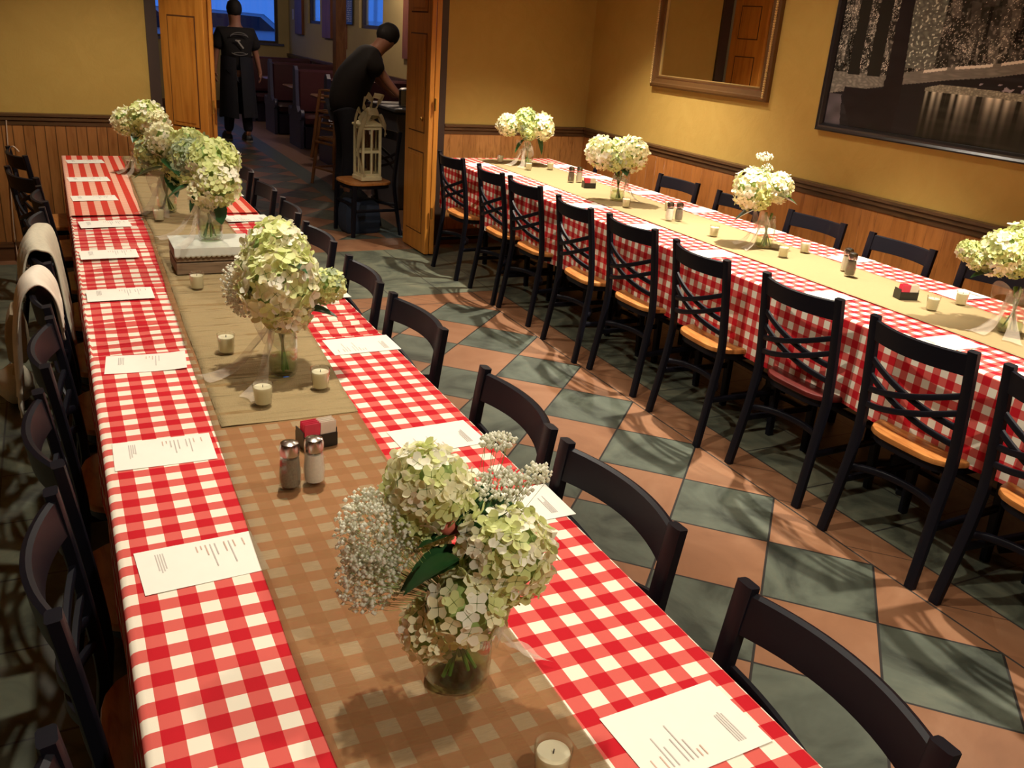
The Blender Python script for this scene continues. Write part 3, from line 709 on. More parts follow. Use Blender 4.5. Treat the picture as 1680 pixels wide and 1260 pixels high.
e = bouquet(.470, 1.005, ZT+.0048, 'largest hydrangea bouquet with babys breath, in the jar nearest the camera', .052, .135, .5,
    [('big', (-.027, .071, .300), .060, 0), ('bigb', (.056, -.027, .227), .063, 0), ('small', (-.009, -.041, .160), .052, 0), ('small', (-.050, -.007, .108), .042, 0), ('green', (-.035, .067, .250), .042, 0), ('small', (.03, .0, .17), .045, 0)],
    [((-.005, .035, .262), (.90, -.30, .42), .100, .042, .15, .45), ((-.02, -.035, .24), (-.85, .1, -.25), .085, .030, .3, .2), ((.03, .02, .245), (-.8, .0, .10), .095, .028, .25, .3), ((.01, .01, .215), (-1, .1, -.1), .10, .028, .4, -.2), ((0, .0, .26), (.9, -.45, .1), .07, .028, .2, 0), ((-.02, .0, .14), (-.6, -.4, .5), .07, .022, .3, 0)],
    (.118, 25, .11, .05), [((-.100, .085, .232), (.068, .066, .074), 1250), ((-.122, .066, .165), (.050, .048, .052), 0), ((.075, .035, .305), (.050, .040, .026), 0), ((.081, .075, .360), (.036, .022, .012), 0), ((.128, .025, .322), (.024, .02, .016), 0)], (0, .01, .13), 1, .0026)
b = MB(); b.ball((-.013, .034, .255), .016, 10, 7); b.ball((.006, .03, .247), .013, 10, 7); b.build('pink_bud', M['pinkbud'], e)
bouquet(.503, 2.335, ZT+.0065, 'tall creamy hydrangea bouquet in a slim jar behind the nearest two candles', .040, .165, .35,
    [('bigb', (0, .034, .335), .080, 0), ('big', (-.003, -.021, .265), .094, 0), ('small', (.005, -.037, .200), .060, 0), ('mid', (-.059, .031, .287), .058, 0), ('green', (.117, -.028, .255), .046, 1)],
    [((.05, -.02, .19), (.9, -.3, .0), .10, .032, .2, 0), ((.0, -.06, .33), (.5, -.5, .2), .07, .02, .5, 0)], (.145, 205, .20, .06), [((-.101, .053, .248), (.048, .05, .072), 520), ((-.089, .047, .19), (.035, .035, .03), 0)], (-.01, .01, .15), 2)
bouquet(.500, 3.555, ZT+.1125, 'pale green hydrangea bouquet in a jar on the lace covered crate', .045, .165, .3,
    [('green', (.027, .009, .300), .082, 0), ('bigb', (.029, -.045, .226), .080, 0), ('mid', (-.046, .092, .300), .062, 1), ('small', (-.03, -.029, .185), .045, 0), ('small', (-.001, -.045, .15), .034, 0)],
    [((.02, -.062, .165), (.15, -.12, -1), .095, .034, 0, 1.2), ((-.03, -.03, .20), (-.5, -.1, -1), .10, .030, 0, .8), ((-.05, .03, .2), (-1, .1, -.2), .10, .034, .3, 0)], (.135, 200, .17, .06), (), seed=3)
bouquet(.455, 4.62, ZT+.0065, 'sage and cream hydrangea bouquet with large dark leaves behind the crate', .045, .165, .3,
    [('mid', (.003, 0, .335), .076, 0), ('green', (-.05, .061, .272), .066, 1), ('green', (.105, -.055, .322), .084, 1), ('green', (.068, -.075, .225), .076, 1)],
    [((-.0, -.03, .22), (-1, -.1, -.12), .15, .042, .22, .2), ((.0, -.08, .27), (.3, -.7, -.3), .12, .05, .2, 0), ((0, -.06, .2), (.3, -.5, -.8), .12, .04, .1, 0)], (.135, 230, .12, .06), (), seed=4)
bouquet(.445, 5.75, ZT+.0065, 'cream hydrangea bouquet at the far end of the left table', .045, .165, .3,
    [('mid', (-.068, .036, .298), .072, 0), ('green', (.039, -.021, .325), .090, 0), ('mid', (.091, -.07, .310), .066, 0), ('green', (.006, -.026, .255), .058, 1)],
    [((0, -.03, .25), (-.4, -.5, -.3), .09, .035, .2, 0)], (.135, 200, .12, .05), (), seed=5)
bouquet(3.205, 6.12, ZT+.0055, 'hydrangea bouquet at the far end of the right table, against the back wall', .046, .165, .35,
    [('mid', (-.140, .074, .295), .078, 0), ('green', (-.018, .03, .330), .085, 1), ('mid', (.085, -.044, .300), .087, 0), ('green', (-.01, -.014, .255), .056, 1)],
    [((.05, -.04, .24), (.2, -.3, -.9), .14, .04, .1, 0), ((-.03, 0, .2), (-.6, .1, -.8), .12, .04, .1, 0)], (.135, 200, .13, .065), (), seed=6)
bouquet(3.145, 4.74, ZT+.0055, 'bouquet of two round cream hydrangeas below the gilt mirror', .046, .165, .35,
    [('mid', (-.110, .057, .285), .092, 0), ('mid', (.045, -.032, .292), .094, 0), ('green', (-.045, -.006, .250), .066, 1), ('green', (-.01, .05, .325), .048, 0)],
    [((-.02, 0, .27), (-.1, .3, .9), .08, .03, .1, 0), ((0, -.02, .2), (-.1, -.6, -.1), .09, .035, .2, 0)], (.135, -20, .14, .07), (), seed=7)
bouquet(3.215, 3.44, ZT+.0055, 'bouquet topped by a spray of babys breath, middle of the right table', .046, .165, .35,
    [('mid', (-.095, .05, .292), .090, 0), ('mid', (.035, .005, .305), .068, 0), ('green', (-.042, .05, .350), .042, 0), ('green', (-.07, .009, .255), .055, 0)],
    [((.0, -.03, .27), (.7, -.6, -.1), .11, .04, .2, 0), ((-.05, .02, .20), (-.8, .5, -.4), .13, .045, .2, 0), ((.0, 0, .25), (.7, -.3, .2), .1, .035, .2, 0)], (.135, 165, .13, .065), [((-.05, .05, .455), (.055, .03, .022), 90), ((-.03, .04, .40), (.03, .03, .02), 0)], (-.03, .03, .2), 8, .0038)
bouquet(3.205, 2.03, ZT+.0055, 'bright cream hydrangea bouquet at the right edge of the photo', .046, .165, .35,
    [('green', (-.184, .12, .300), .040, 0), ('green', (-.165, .09, .272), .034, 0), ('bigb', (-.095, .05, .305), .074, 0), ('green', (-.010, .03, .330), .078, 0), ('green', (-.04, .008, .27), .05, 1)],
    [((-.07, .03, .24), (-1, .5, -.1), .13, .04, .2, 0), ((-.03, -.03, .22), (.6, -.5, -.2), .12, .05, .2, 0), ((-.02, -.03, .2), (.0, -.6, -.5), .1, .04, .2, 0)], (.135, 195, .13, .07), (), seed=9)

# ------------------------------------------------------------------ crate with lace
e = empty('wooden_crate', (.50, 3.545, ZT+.0075), 0, 'low weathered wooden crate under the third bouquet on the left table', 'crate')
b = MB()
for s in (-1, 1):
    for z in (0, .048): b.box((-.145, s*.105-.006, z), (.145, s*.105+.006, z+.044), bev=.002); b.box((s*.139-.006, -.099, z), (s*.139+.006, .099, z+.044), bev=.002)
b.build('side_slat', M['crate'], e)
b = MB()
for k in range(4): b.box((-.145, -.111+k*.0565, .0925), (.145, -.111+k*.0565+.0525, .0985), bev=.002)
b.build('top_board', M['crate'], e)
b = MB()
def lace(u, v):
    # u across front-back with drop over the front edge, scalloped
    x = -.150+.300*v
    if u < .8: return (x, .112-.2265*u/.8, .1005)
    k = (u-.8)/.2; return (x, -.1155-.002*k, .1005-k*(.030+.006*abs(math.sin(v*math.pi*16))))
b.grid(20, 96, lace); o = b.build('lace_cloth', M['lace'], None, True, angle=60); o.location = (.50, 3.545, ZT+.0075)
md = o.modifiers.new('t', 'SOLIDIFY'); md.thickness = .0008; md.offset = 1
tag(o, 'white lace edged cloth spread over the wooden crate', 'cloth')

# ------------------------------------------------------------------ candles, shakers, caddies
def make_candle():
    e = empty('votive_candle', (0, 0, 0)); b = MB()
    b.lathe([(.018, .0005), (.0215, .003), (.0265, .060), (.0250, .060), (.0205, .006), (.001, .005)], n=24, cap=False); b.build('glass_cup', M['clear'], e)
    b = MB(); b.lathe([(.001, .0062), (.0198, .0063), (.0236, .046), (.0225, .050), (.006, .0485), (.001, .048)], n=24, cap=False); wx = b.build('wax', M['wax'], e)
    b = MB(); b.sweep([(0, 0, .047), (.0006, 0, .055)], .0009, n=5, square=False); b.build('wick', M['wick'], wx); return e
proto = make_candle(); first = True
cl = [(.407, 2.135, 'votive candle in front left of the slim jar bouquet, by the salt shakers'), (.573, 2.20, 'votive candle in front right of the slim jar bouquet'), (.400, 3.235, 'votive candle at the near left corner of the wooden crate'), (.507, .765, 'votive candle at the bottom edge of the photo, in front of the biggest bouquet'),
      (.385, 2.545, 'small votive candle behind the tulle tails of the slim jar bouquet'), (.39, 5.95, 'votive candle left of the farthest bouquet on the left table'), (.395, 4.42, 'votive candle between crate and fourth bouquet on the left table'),
      (3.066, 6.30, 'votive candle left of the farthest bouquet on the right table'), (3.125, 5.93, 'votive candle in front of the farthest bouquet on the right table'), (3.32, 5.95, 'votive candle right of the farthest bouquet on the right table'), (3.07, 4.52, 'votive candle in front of the mirror side bouquet on the right table'), (3.30, 4.40, 'votive candle right of the mirror side bouquet, near the far edge of the runner'),
      (3.105, 3.71, 'votive candle left of the babys breath bouquet on the right table'), (3.165, 3.24, 'votive candle in front of the babys breath bouquet on the right table'), (3.365, 3.30, 'votive candle right of the babys breath bouquet on the right table'), (3.15, 2.34, 'votive candle beside the black caddy on the right table'), (3.365, 2.37, 'votive candle with bare glass rim behind the nearest black caddy')]
for x, y, lb in cl:
    o = proto if first else copy_tree(proto); first = False
    o.location = (x, y, ZT+(.0075 if x < 2 else .0058)); tag(o, lb, 'candle', 'votive candles in small glasses')
def make_shaker(name, fill):
    e = empty(name, (0, 0, 0)); 
    def facet(prof, n=10): return prof
    b = MB(); b.lathe([(.017, .001), (.0205, .004), (.0215, .030), (.0175, .074), (.016, .0745), (.0195, .030), (.018, .007), (.001, .006)], n=12, cap=False); b.build('glass_body', M['clear'], e, angle=25)
    b = MB(); b.lathe([(.001, .0065), (.0182, .0070), (.0198, .030), (.0170, .064), (.001, .066)], n=16, cap=False); b.build('contents', M[fill], e)
    b = MB(); b.lathe([(.0185, .070), (.0188, .086), (.0165, .094), (.009, .0975), (.001, .098)], n=20, cap=False); b.build('metal_cap', M['chrome'], e); return e
ps = make_shaker('pepper_shaker', 'pepper'); ss = make_shaker('salt_shaker', 'salt'); f1 = f2 = True
for (x, y, sx, sy, lb, scl) in [(.372, 1.685, .425, 1.690, 'in front of the black caddy on the left table', 1.12), (3.185, 5.40, 3.25, 5.40, 'beside the farthest caddy of the right table', 1.1), (3.160, 4.105, 3.105, 4.12, 'between second and third bouquet of the right table', 1.1), (3.228, 2.865, 3.285, 2.945, 'on the right table beside the nearest black caddy', 1.15)]:
    a = ps if f1 else copy_tree(ps); c = ss if f1 else copy_tree(ss); f1 = False; zz = ZT+(.0050 if x < 2 else .0058)
    a.location = (x, y, zz); a.scale = (scl,)*3; tag(a, 'glass pepper shaker with steel cap '+lb, 'pepper shaker', 'pepper shakers'); c.location = (sx, sy, zz); c.scale = (scl,)*3; tag(c, 'glass salt shaker with steel cap '+lb, 'salt shaker', 'salt shakers')
def make_caddy():
    e = empty('sugar_caddy', (0, 0, 0)); b = MB(); w_, d_, h_, t = .042, .026, .045, .0025
    b.box((-w_, -d_, 0), (w_, d_, t)); b.box((-w_, -d_, t), (w_, -d_+t, h_*.75)); b.box((-w_, d_-t, t), (w_, d_, h_*.75)); b.box((-w_, -d_+t, t), (-w_+t, d_-t, h_)); b.box((w_-t, -d_+t, t), (w_, d_-t, h_)); b.build('holder', M['plastic'], e, False); return e
cad = make_caddy(); first = True; pk = {}
def packet(mat, M_):
    if mat not in pk:
        b = MB(); b.rings([[(-.019, -.0015, z) , (.019, -.0015, z), (.019, .0015, z), (-.019, .0015, z)] if 0 < i < 3 else [(-.019, -.0003, z), (.019, -.0003, z), (.019, .0003, z), (-.019, .0003, z)] for i, z in enumerate((0, .006, .056, .062))])
        pk[mat] = b.build('sweetener_packet', M[mat], None, True); o = pk[mat]
    else: o = pk[mat].copy(); C.objects.link(o)
    o.matrix_world = M_; return o
for (x, y, rz, where, npk) in [(.478, 1.875, R(8), 'behind the shakers on the left table', 4), (3.205, 5.19, R(-10), 'before the mirror side bouquet on the right table', 3), (3.185, 2.505, R(-18), 'nearest on the right table', 3)]:
    o = cad if first else copy_tree(cad); first = False; z0 = ZT+(.0050 if x < 2 else .0058); o.location = (x, y, z0); o.rotation_euler = (0, 0, rz); tag(o, 'small black plastic sugar caddy '+where, 'caddy', 'black sugar caddies')
    for side, mat, cn in ((-1, 'pink', 'pink'), (1, 'white', 'white')):
        for k in range(npk):
            Mx = Matrix.Translation((x, y, z0)) @ Matrix.Rotation(rz, 4, 'Z') @ Matrix.Translation((side*.0195, -.019+k*(.036/npk), .0035)) @ Matrix.Rotation(R(6), 4, 'X')
            q = packet(mat, Mx); tag(q, '%s sweetener packet in the black caddy %s' % (cn, where), 'packet', '%s packets in the caddy %s' % (cn, where))

# ------------------------------------------------------------------ menu sheets
def menu(x, y, rz, label, group, z, seed, w_=.212, h_=.142, curl=.0):
    random.seed(seed); b = MB()
    b.grid(8, 6, lambda u, v: ((u-.5)*w_, (v-.5)*h_, .0006+curl*(max(0, u-.6)**2)+.0004*math.sin(u*5+seed)))
    k = len(b.v); nx = 0; x0 = -w_*.30
    cols = [(.16, .55), (.18, .50), (.20, .48), (.22, .50), (.50, .18), (.54, .12), (.58, .30), (.62, .62), (.66, .40), (.74, .35), (.78, .60), (.82, .22), (.90, .20)]
    for (cx, ln) in cols:
        ln *= random.uniform(.8, 1.1); xx = (cx-.5)*w_; yt = h_*.36
        zz = .0013
        b.box((xx-.0011, yt-ln*h_*.85, zz-.0002), (xx+.0011, yt, zz), 1 if cx < .5 or ln > .3 else 2)
    o = b.build('menu_sheet', [M['paper'], M['print'], M['printred']], None, False); md = o.modifiers.new('t', 'SOLIDIFY'); md.thickness = .0004
    o.location = (x, y, z); o.rotation_euler = (0, 0, rz); return tag(o, label, 'menu', group)
Lm = [(.158, 1.464, 3), (.147, 1.945, -1), (.163, 2.532, -5), (.144, 3.235, 0), (.143, 3.818, 1), (.160, 4.39, 4), (.145, 5.024, 4), (.142, 5.60, 5), (.149, 6.258, 5)]
for k, (x, y, a) in enumerate(Lm):
    menu(x, y, R(a), 'printed menu sheet on the left edge of the left table, %s from the camera' % ordn[k], 'menus on the left side of the left table', ZT+(.0022 if y < 2.6 else .0035), k+1, curl=.03 if k == 2 else 0)
Rm = [(.742, .777, 2), (.800, 1.455, 0), (.766, 1.827, 3), (.790, 2.527, 1), (.80, 3.1, 2), (.79, 3.75, 0), (.80, 4.45, 3), (.79, 5.1, 0), (.79, 5.8, 2)]
for k, (x, y, a) in enumerate(Rm):
    menu(x, y, R(a+180), 'printed menu sheet on the aisle edge of the left table, %s from the camera' % ordn[k], 'menus on the aisle side of the left table', ZT+(.0022 if y < 2.6 else .0035), k+21)
for k, y in enumerate([1.36, 2.01, 2.62, 3.38, 4.0, 4.6, 5.2, 5.75, 6.2]):
    menu(2.845, y, R([0, -2, 4, 0, 3][k % 5]), 'bright menu sheet on the aisle edge of the right table, %s from the camera' % ordn[k], 'menus on the aisle side of the right table', ZT+.003, k+41)
for k, y in enumerate([1.95, 2.50, 3.15, 3.80, 4.40, 5.0, 5.6, 6.15]):
    menu(3.535, y, R(180+[0, -2, 4, 0, 3][k % 5]), 'bright menu sheet on the wall edge of the right table, %s from the camera' % ordn[k], 'menus on the wall side of the right table', ZT+.003, k+61)

# ------------------------------------------------------------------ mirror and picture on the right wall
def frame(parent, y0, y1, z0, z1, prof, mat, name='frame'):
    # prof: (inset from outer edge, distance from wall)
    b = MB(); rings = []
    for ins, d in prof: rings.append([(XR-d, y0+ins, z0+ins), (XR-d, y1-ins, z0+ins), (XR-d, y1-ins, z1-ins), (XR-d, y0+ins, z1-ins)])
    b.rings(rings, 0, False); return b.build(name, mat, parent, True, angle=20)
e = empty('wall_mirror', (0, 0, 0), 0, 'gilt framed mirror with roped edge hanging on the right wall', 'mirror')
y0, y1, z0, z1 = 4.62, 5.93, 1.405, 2.45
fr_ = frame(e, y0, y1, z0, z1, [(0, .002), (0, .030), (.012, .042), (.028, .045), (.036, .036), (.062, .026), (.070, .030), (.080, .028), (.086, .014), (.086, .008)], M['gold'])
for yy in (y0+.022, y1-.022):
    b = MB(); pts = []; rd = []
    for k in range(281): pts.append((XR-.045, yy, z0+.02+(z1-z0-.04)*k/280)); rd.append(1-.35*math.cos(k*math.pi/2))
    b.sweep(pts, .0075, square=False, n=6, radii=rd); b.build('rope_bead', M['goldlight'], fr_, True, angle=20)
b = MB(); i_ = .088
for (lo, hi) in (((y0+.078, z0+.078), (y1-.078, z0+.088)), ((y0+.078, z1-.088), (y1-.078, z1-.078)), ((y0+.078, z0+.088), (y0+.088, z1-.088)), ((y1-.088, z0+.088), (y1-.078, z1-.088))):
    b.box((XR-.020, lo[0], lo[1]), (XR-.010, hi[0], hi[1]))
b.build('inner_fillet', M['goldlight'], e, False)
t = NT('mirror_glass'); t.col((.78, .78, .74)); t.rough(.01); t.b.inputs['Metallic'].default_value = 1
b = MB(); b.box((XR-.010, y0+.07, z0+.07), (XR-.007, y1-.07, z1-.07)); b.build('mirror_glass', t.m, e, False)

e = empty('framed_picture', (0, 0, 0), 0, 'large black framed black and white night city photograph on the right wall', 'picture')
y0, y1, z0, z1 = 2.15, 4.15, 1.295, 2.52
frame(e, y0, y1, z0, z1, [(0, .002), (0, .034), (.008, .040), (.020, .034), (.030, .036), (.042, .020), (.045, .008)], M['frameblack'])
# the printed photograph: a colour attribute computed per vertex
NU, NV = 560, 330
def city(a, c):
    # a: 0 left .. 1 right (towards the camera); c: 0 bottom .. 1 top
    def nz(x, y, k=0): return noise.noise((x, y, k))
    j = .004*nz(c*40, a*3, 5); warm = (1, .95, .82)
    bank = .228+.235*(a-.267)+.012*nz(a*5, 0, 1)
    v = .020+.018*max(0, nz(a*5, c*40, 5))+.02*max(0, a-.27)*max(0, .3-c); w2 = (.95, .86, .98)
    def lights(d, q=1.0):
        val = .05+.05*abs(nz(a*30, c*26, 1))
        blk = nz(math.floor(a*34+c*4)*1.73, math.floor(c*13+a*3)*2.31, 11); val *= .45 if blk < -.1 else (2.0 if blk > .25 else 1)
        e2 = nz(a*90, c*60, 17); k = random.random(); dd = d*(.5+max(0, nz(a*18, c*14, 31))*3)
        if e2 > .15: val += .40*(e2-.05)*d
        if k < .10*dd: val += random.uniform(.25, 1.1)
        if nz(math.floor(a*90)*.37+c*.2, math.floor(c*7)*3.1, 41) > .25 and c < .62: val *= .3
        return val*q
    if a < .205:
        sh = .156+.28*(a-.019)
        if c > sh: v = lights(1.1) if c > .26 else .14+.22*abs(nz(a*60, c*70, 3)); w2 = warm
        if c > .25 and (.057+j < a < .100+.1*max(0, .3-c) or .132+j < a < .180+j): v = .020
        if a < .050+.1*(.15-c)+j and c < .15: v = .10+.05*nz(a*20, c*20, 2)
    elif a > .25 and c > bank:
        dens = .75+.9*nz(a*7, c*6, 4); v = lights(max(.15, dens)); w2 = warm
        if a < .36 and c > .3: v = .10+.16*abs(nz(a*50, c*60, 8))+(.5 if nz(a*120, c*90, 2) > .33 else 0); w2 = (.95, 1, .85)
        if c < bank+.055: v = .16+.12*abs(nz(a*25, c*90, 3))
        if abs(c-bank-.050) < .006 and a > .32 and nz(a*30, 0, 6) > -.15: v = .75
    if a > .347 and c < bank:
        top = .222+.020*min(1, (a-.347)/.05)-.045*max(0, a-.45); bot = .207-.004*(a-.36)
        if bot < c < top: v = .18+.45*abs(nz(a*110, c*120, 3)); w2 = (1, .96, .74)
        elif c <= bot:
            ln = .050-.045*max(0, a-.36); st = max(0, nz(a*62, .3, 9)+.22); v += 1.3*st*math.exp(-(bot-c)/max(.02, ln)); w2 = (1, .95, .76)
        elif c < top+.03 and a > .5 and nz(a*60, c*60, 4) > .2: v = .35
    L, R_ = .203+j, .250+.018*min(1, max(0, (.57-c)/.35))
    if (L < a < R_ and c > .10) or (.055+.35*max(0, .14-c)+j < a < .264 and c < .19+j*2): v = .016+.006*abs(nz(a*12, c*12, 2)); w2 = (1, .82, .92)
    v = min(v, 1.0)
    return (v*w2[0], v*w2[1], v*w2[2], 1)
b = MB(); gy0, gy1, gz0, gz1 = y0+.043, y1-.043, z0+.043, z1-.043
b.grid(NU, NV, lambda u, v: (XR-.010, gy1+(gy0-gy1)*u, gz0+(gz1-gz0)*v))
o = b.build('photo_print', M['black'], e, False)
att = o.data.color_attributes.new('ink', 'FLOAT_COLOR', 'POINT'); cols = []
for i in range(NU+1):
    for j in range(NV+1): cols += city(i/NU, j/NV)
att.data.foreach_set('color', cols)
t = NT('city_photo_ink'); an = t.n('ShaderNodeAttribute', attribute_name='ink'); t.l(an.outputs['Color'], t.b.inputs['Base Color']); t.rough(.25); t.b.inputs['Specular IOR Level'].default_value = .35
o.data.materials[0] = t.m

# ------------------------------------------------------------------ lantern on the doorway chair
def bars(b, lo, hi, t_):
    x0, y0, z0 = lo; x1, y1, z1 = hi
    for x in (x0, x1-t_):
        for y in (y0, y1-t_): b.box((x, y, z0), (x+t_, y+t_, z1))
e = empty('lantern', (2.355, 7.42, .4555), R(8), 'cream painted wood and glass lantern standing on the chair in the doorway', 'lantern')
b = MB(); b.box((-.095, -.095, 0), (.095, .095, .035), bev=.003); b.build('base', M['lantern'], e, False)
b = MB(); bars(b, (-.088, -.088, .035), (.088, .088, .445), .020); b.build('corner_post', M['lantern'], e, False)
b = MB()
for z in (.035, .228, .420):
    for s in (-1, 1):
        b.box((-.068, s*.080-.006, z), (.068, s*.080+.006, z+.022)); b.box((s*.080-.006, -.068, z), (s*.080+.006, .068, z+.022))
for s in (-1, 1):
    for z in (.057, .250): b.box((-.007, s*.080-.005, z), (.007, s*.080+.005, z+.171 if z < .1 else z+.170)); b.box((s*.080-.005, -.007, z), (s*.080+.005, .007, z+.170))
b.build('glazing_bar', M['lantern'], e, False)
b = MB()
for s in (-1, 1): b.box((-.07, s*.079-.0008, .04), (.07, s*.079+.0008, .44)); b.box((s*.079-.0008, -.07, .04), (s*.079+.0008, .07, .44))
b.build('glass_pane', M['clear'], e, False)
b = MB(); b.box((-.100, -.100, .445), (.100, .100, .462), bev=.003); b.rings([[(-.092*k, -.092*k, z), (.092*k, -.092*k, z), (.092*k, .092*k, z), (-.092*k, .092*k, z)] for k, z in ((1, .462), (.6, .485), (.45, .495))]); b.build('roof', M['lantern'], e, False)
b = MB(); b.sweep([(.05*math.cos(a*math.pi/10), 0, .556+.05*math.sin(a*math.pi/10)) for a in range(11)], .004, n=6, square=False); b.build('handle', M['iron'], e)
b = MB()
def rib(pts, w0, w1, sd=(0, 1, 0)):
    pts = [Vector(p) for p in pts]; sd = Vector(sd)
    def fn(u, v):
        q = u*(len(pts)-1); i = min(int(q), len(pts)-2); p = pts[i].lerp(pts[i+1], q-i); w_ = w0+(w1-w0)*u
        return p+sd*(v-.5)*w_+Vector((.010*math.sin(u*9+v*4), 0, .010*math.sin(v*7+u*5)))
    b.grid(24, 5, fn)
rib([(0, -.02, .52), (-.07, -.06, .60), (-.05, -.08, .70), (.02, -.05, .66), (.0, -.02, .54)], .12, .10, (.5, .6, .3)); rib([(0, -.02, .52), (.07, -.05, .60), (.09, -.07, .68), (.03, -.05, .70), (.0, -.03, .56)], .12, .10, (.6, .5, .3))
rib([(-.09, -.06, .47), (-.03, -.09, .56), (.04, -.09, .57), (.10, -.05, .47)], .12, .12, (0, .7, .5)); rib([(.0, -.05, .50), (-.07, -.10, .54), (-.115, -.115, .42), (-.135, -.11, .24), (-.105, -.12, .06)], .10, .06, (.5, .1, .5))
rib([(.01, -.05, .50), (.06, -.10, .53), (.110, -.11, .45), (.115, -.105, .38)], .08, .05, (.4, .1, .4)); rib([(-.05, -.03, .50), (-.10, -.02, .58), (-.13, -.03, .46), (-.12, -.04, .20)], .08, .05, (.4, .5, .3))
b.build('gauze_ribbon', M['ribbon'], e, True, angle=80)
# bag beneath
b = MB(); b.rings([[(2.30+x*k, 7.47+y*k2, z) for x, y in ((-.15, -.14), (.0, -.16), (.15, -.14), (.17, 0), (.15, .14), (0, .16), (-.15, .14), (-.17, 0))] for k, k2, z in ((.86, .8, .002), (1, .9, .03), (1.02, .95, .15), (.95, .85, .25), (.7, .5, .28))])
o = b.build('fabric_bag', M['navy'], None, True); tag(o, 'dark navy fabric bag on the floor under the lantern chair', 'bag')

# ------------------------------------------------------------------ coats and bags at the left chairs
def drape(name, ctrl, mat, label, cat, th=.006, seed=0, wr=.028):
    # rows of control points, Catmull-Rom in both directions, plus noise folds
    b = MB(); nr, ncn = len(ctrl)-1, len(ctrl[0])-1
    def cr(p0, p1, p2, p3, t_): return .5*((2*p1)+(p2-p0)*t_+(2*p0-5*p1+4*p2-p3)*t_*t_+(3*p1-p0-3*p2+p3)*t_**3)
    def row(i, v):
        q = ctrl[max(0, min(nr, i))]; c = v*ncn; j = min(int(c), ncn-1); g_ = lambda k: Vector(q[max(0, min(ncn, k))])
        return cr(g_(j-1), g_(j), g_(j+1), g_(j+2), c-j)
    def fn(u, v):
        a = u*nr; i = min(int(a), nr-1); p = cr(row(i-1, v), row(i, v), row(i+1, v), row(i+2, v), a-i)
        e_ = abs(u-.5)*2; k = noise.noise((v*6+seed, u*1.2, seed))+.5*noise.noise((v*14, u*2, seed)); sg = -1 if u < .5 else 1
        return p+Vector((sg*wr*abs(k)*e_, 0, .04*e_*noise.noise((v*4, seed, 3))*(1 if e_ > .8 else 0)))
    b.grid(34, 40, fn); o = b.build(name, mat, None, True, angle=80); md = o.modifiers.new('t', 'SOLIDIFY'); md.thickness = th; return tag(o, label, cat)
drape('cardigan', [[(-.150, 3.84, .70), (-.160, 3.62, .66), (-.155, 3.42, .72)], [(-.140, 3.84, .80), (-.160, 3.62, .80), (-.145, 3.42, .80)], [(-.120, 3.84, .872), (-.135, 3.62, .880), (-.120, 3.42, .875)], [(-.085, 3.85, .885), (-.105, 3.62, .892), (-.085, 3.40, .885)], [(-.052, 3.85, .860), (-.070, 3.62, .862), (-.052, 3.40, .855)], [(-.040, 3.83, .72), (-.045, 3.62, .70), (-.038, 3.36, .72)], [(-.028, 3.80, .56), (-.030, 3.56, .50), (-.028, 3.32, .58)]], M['cloth_cream'], 'cream knitted cardigan draped over a chair back at the left table', 'cardigan', .006, seed=3)
drape('scarf', [[(-.185, 3.24, .44), (-.190, 3.14, .40), (-.180, 3.02, .50)], [(-.165, 3.22, .70), (-.180, 3.10, .70), (-.165, 2.98, .72)], [(-.140, 3.20, .845), (-.155, 3.08, .850), (-.140, 2.96, .845)], [(-.095, 3.19, .888), (-.115, 3.07, .892), (-.095, 2.95, .888)], [(-.055, 3.17, .845), (-.070, 3.06, .845), (-.055, 2.95, .84)], [(-.045, 3.15, .72), (-.050, 3.05, .70), (-.045, 2.96, .74)]], M['white'], 'white scarf hanging over the chair back just nearer than the cardigan', 'scarf', .005, seed=8, wr=.02)
e = empty('tote_bag', (-.218, 3.80, -.03), 0, 'tan cloth tote bag hanging behind the cardigan chair', 'bag')
b = MB(); b.rings([[(x*k, y*k2, z) for x, y in ((-.035, -.10), (.0, -.11), (.035, -.10), (.04, 0), (.035, .10), (0, .11), (-.035, .10), (-.04, 0))] for k, k2, z in ((.6, .85, .40), (1, .95, .42), (1.05, 1, .50), (.7, .92, .57), (.3, .85, .60))]); b.build('body', M['cloth_tan'], e)
b = MB(); b.sweep([(0, -.07, .585), (.035, -.05, .68), (.070, -.02, .76), (.070, .03, .76), (.035, .06, .68), (0, .08, .585)], .006, .002); b.build('strap', M['cord'], e)
e = empty('fabric_pouch', (-.275, 4.25, 0), 0, 'pale rounded cloth bag resting on the floor left of the left table', 'bag')
b = MB(); b.ball((0, 0, .085), .10, 16, 10, 0, (.75, 1.2, .85), lambda d: 1+.10*noise.noise(d*2.5)); b.build('body', M['cloth_cream'], e)
b = MB(); b.sweep([(0, -.07, .15), (.02, -.03, .22), (.02, .03, .22), (0, .08, .15)], .006, .003); b.build('strap', M['cloth_tan'], e)
def cord(name, pts, label):
    cu = [Vector(p) for p in pts]; b = MB(); out = []
    for i in range(len(cu)-1):
        p0, p1, p2, p3 = cu[max(i-1, 0)], cu[i], cu[i+1], cu[min(i+2, len(cu)-1)]
        for k in range(6):
            t_ = k/6; out.append(.5*((2*p1)+(p2-p0)*t_+(2*p0-5*p1+4*p2-p3)*t_*t_+(3*p1-p0-3*p2+p3)*t_**3))
    out.append(cu[-1]); b.sweep(out, .0035, n=6, square=False); return tag(b.build(name, M['cord'], None, True), label, 'cord')
cord('electric_cord', [(-.28, 6.85, .94), (-.30, 6.84, .6), (-.32, 6.835, .25), (-.32, 6.80, .012), (-.315, 6.5, .006), (-.31, 6.1, .006), (-.32, 5.7, .006)], 'thin pale cord running down the wood paneling at the left photo edge')
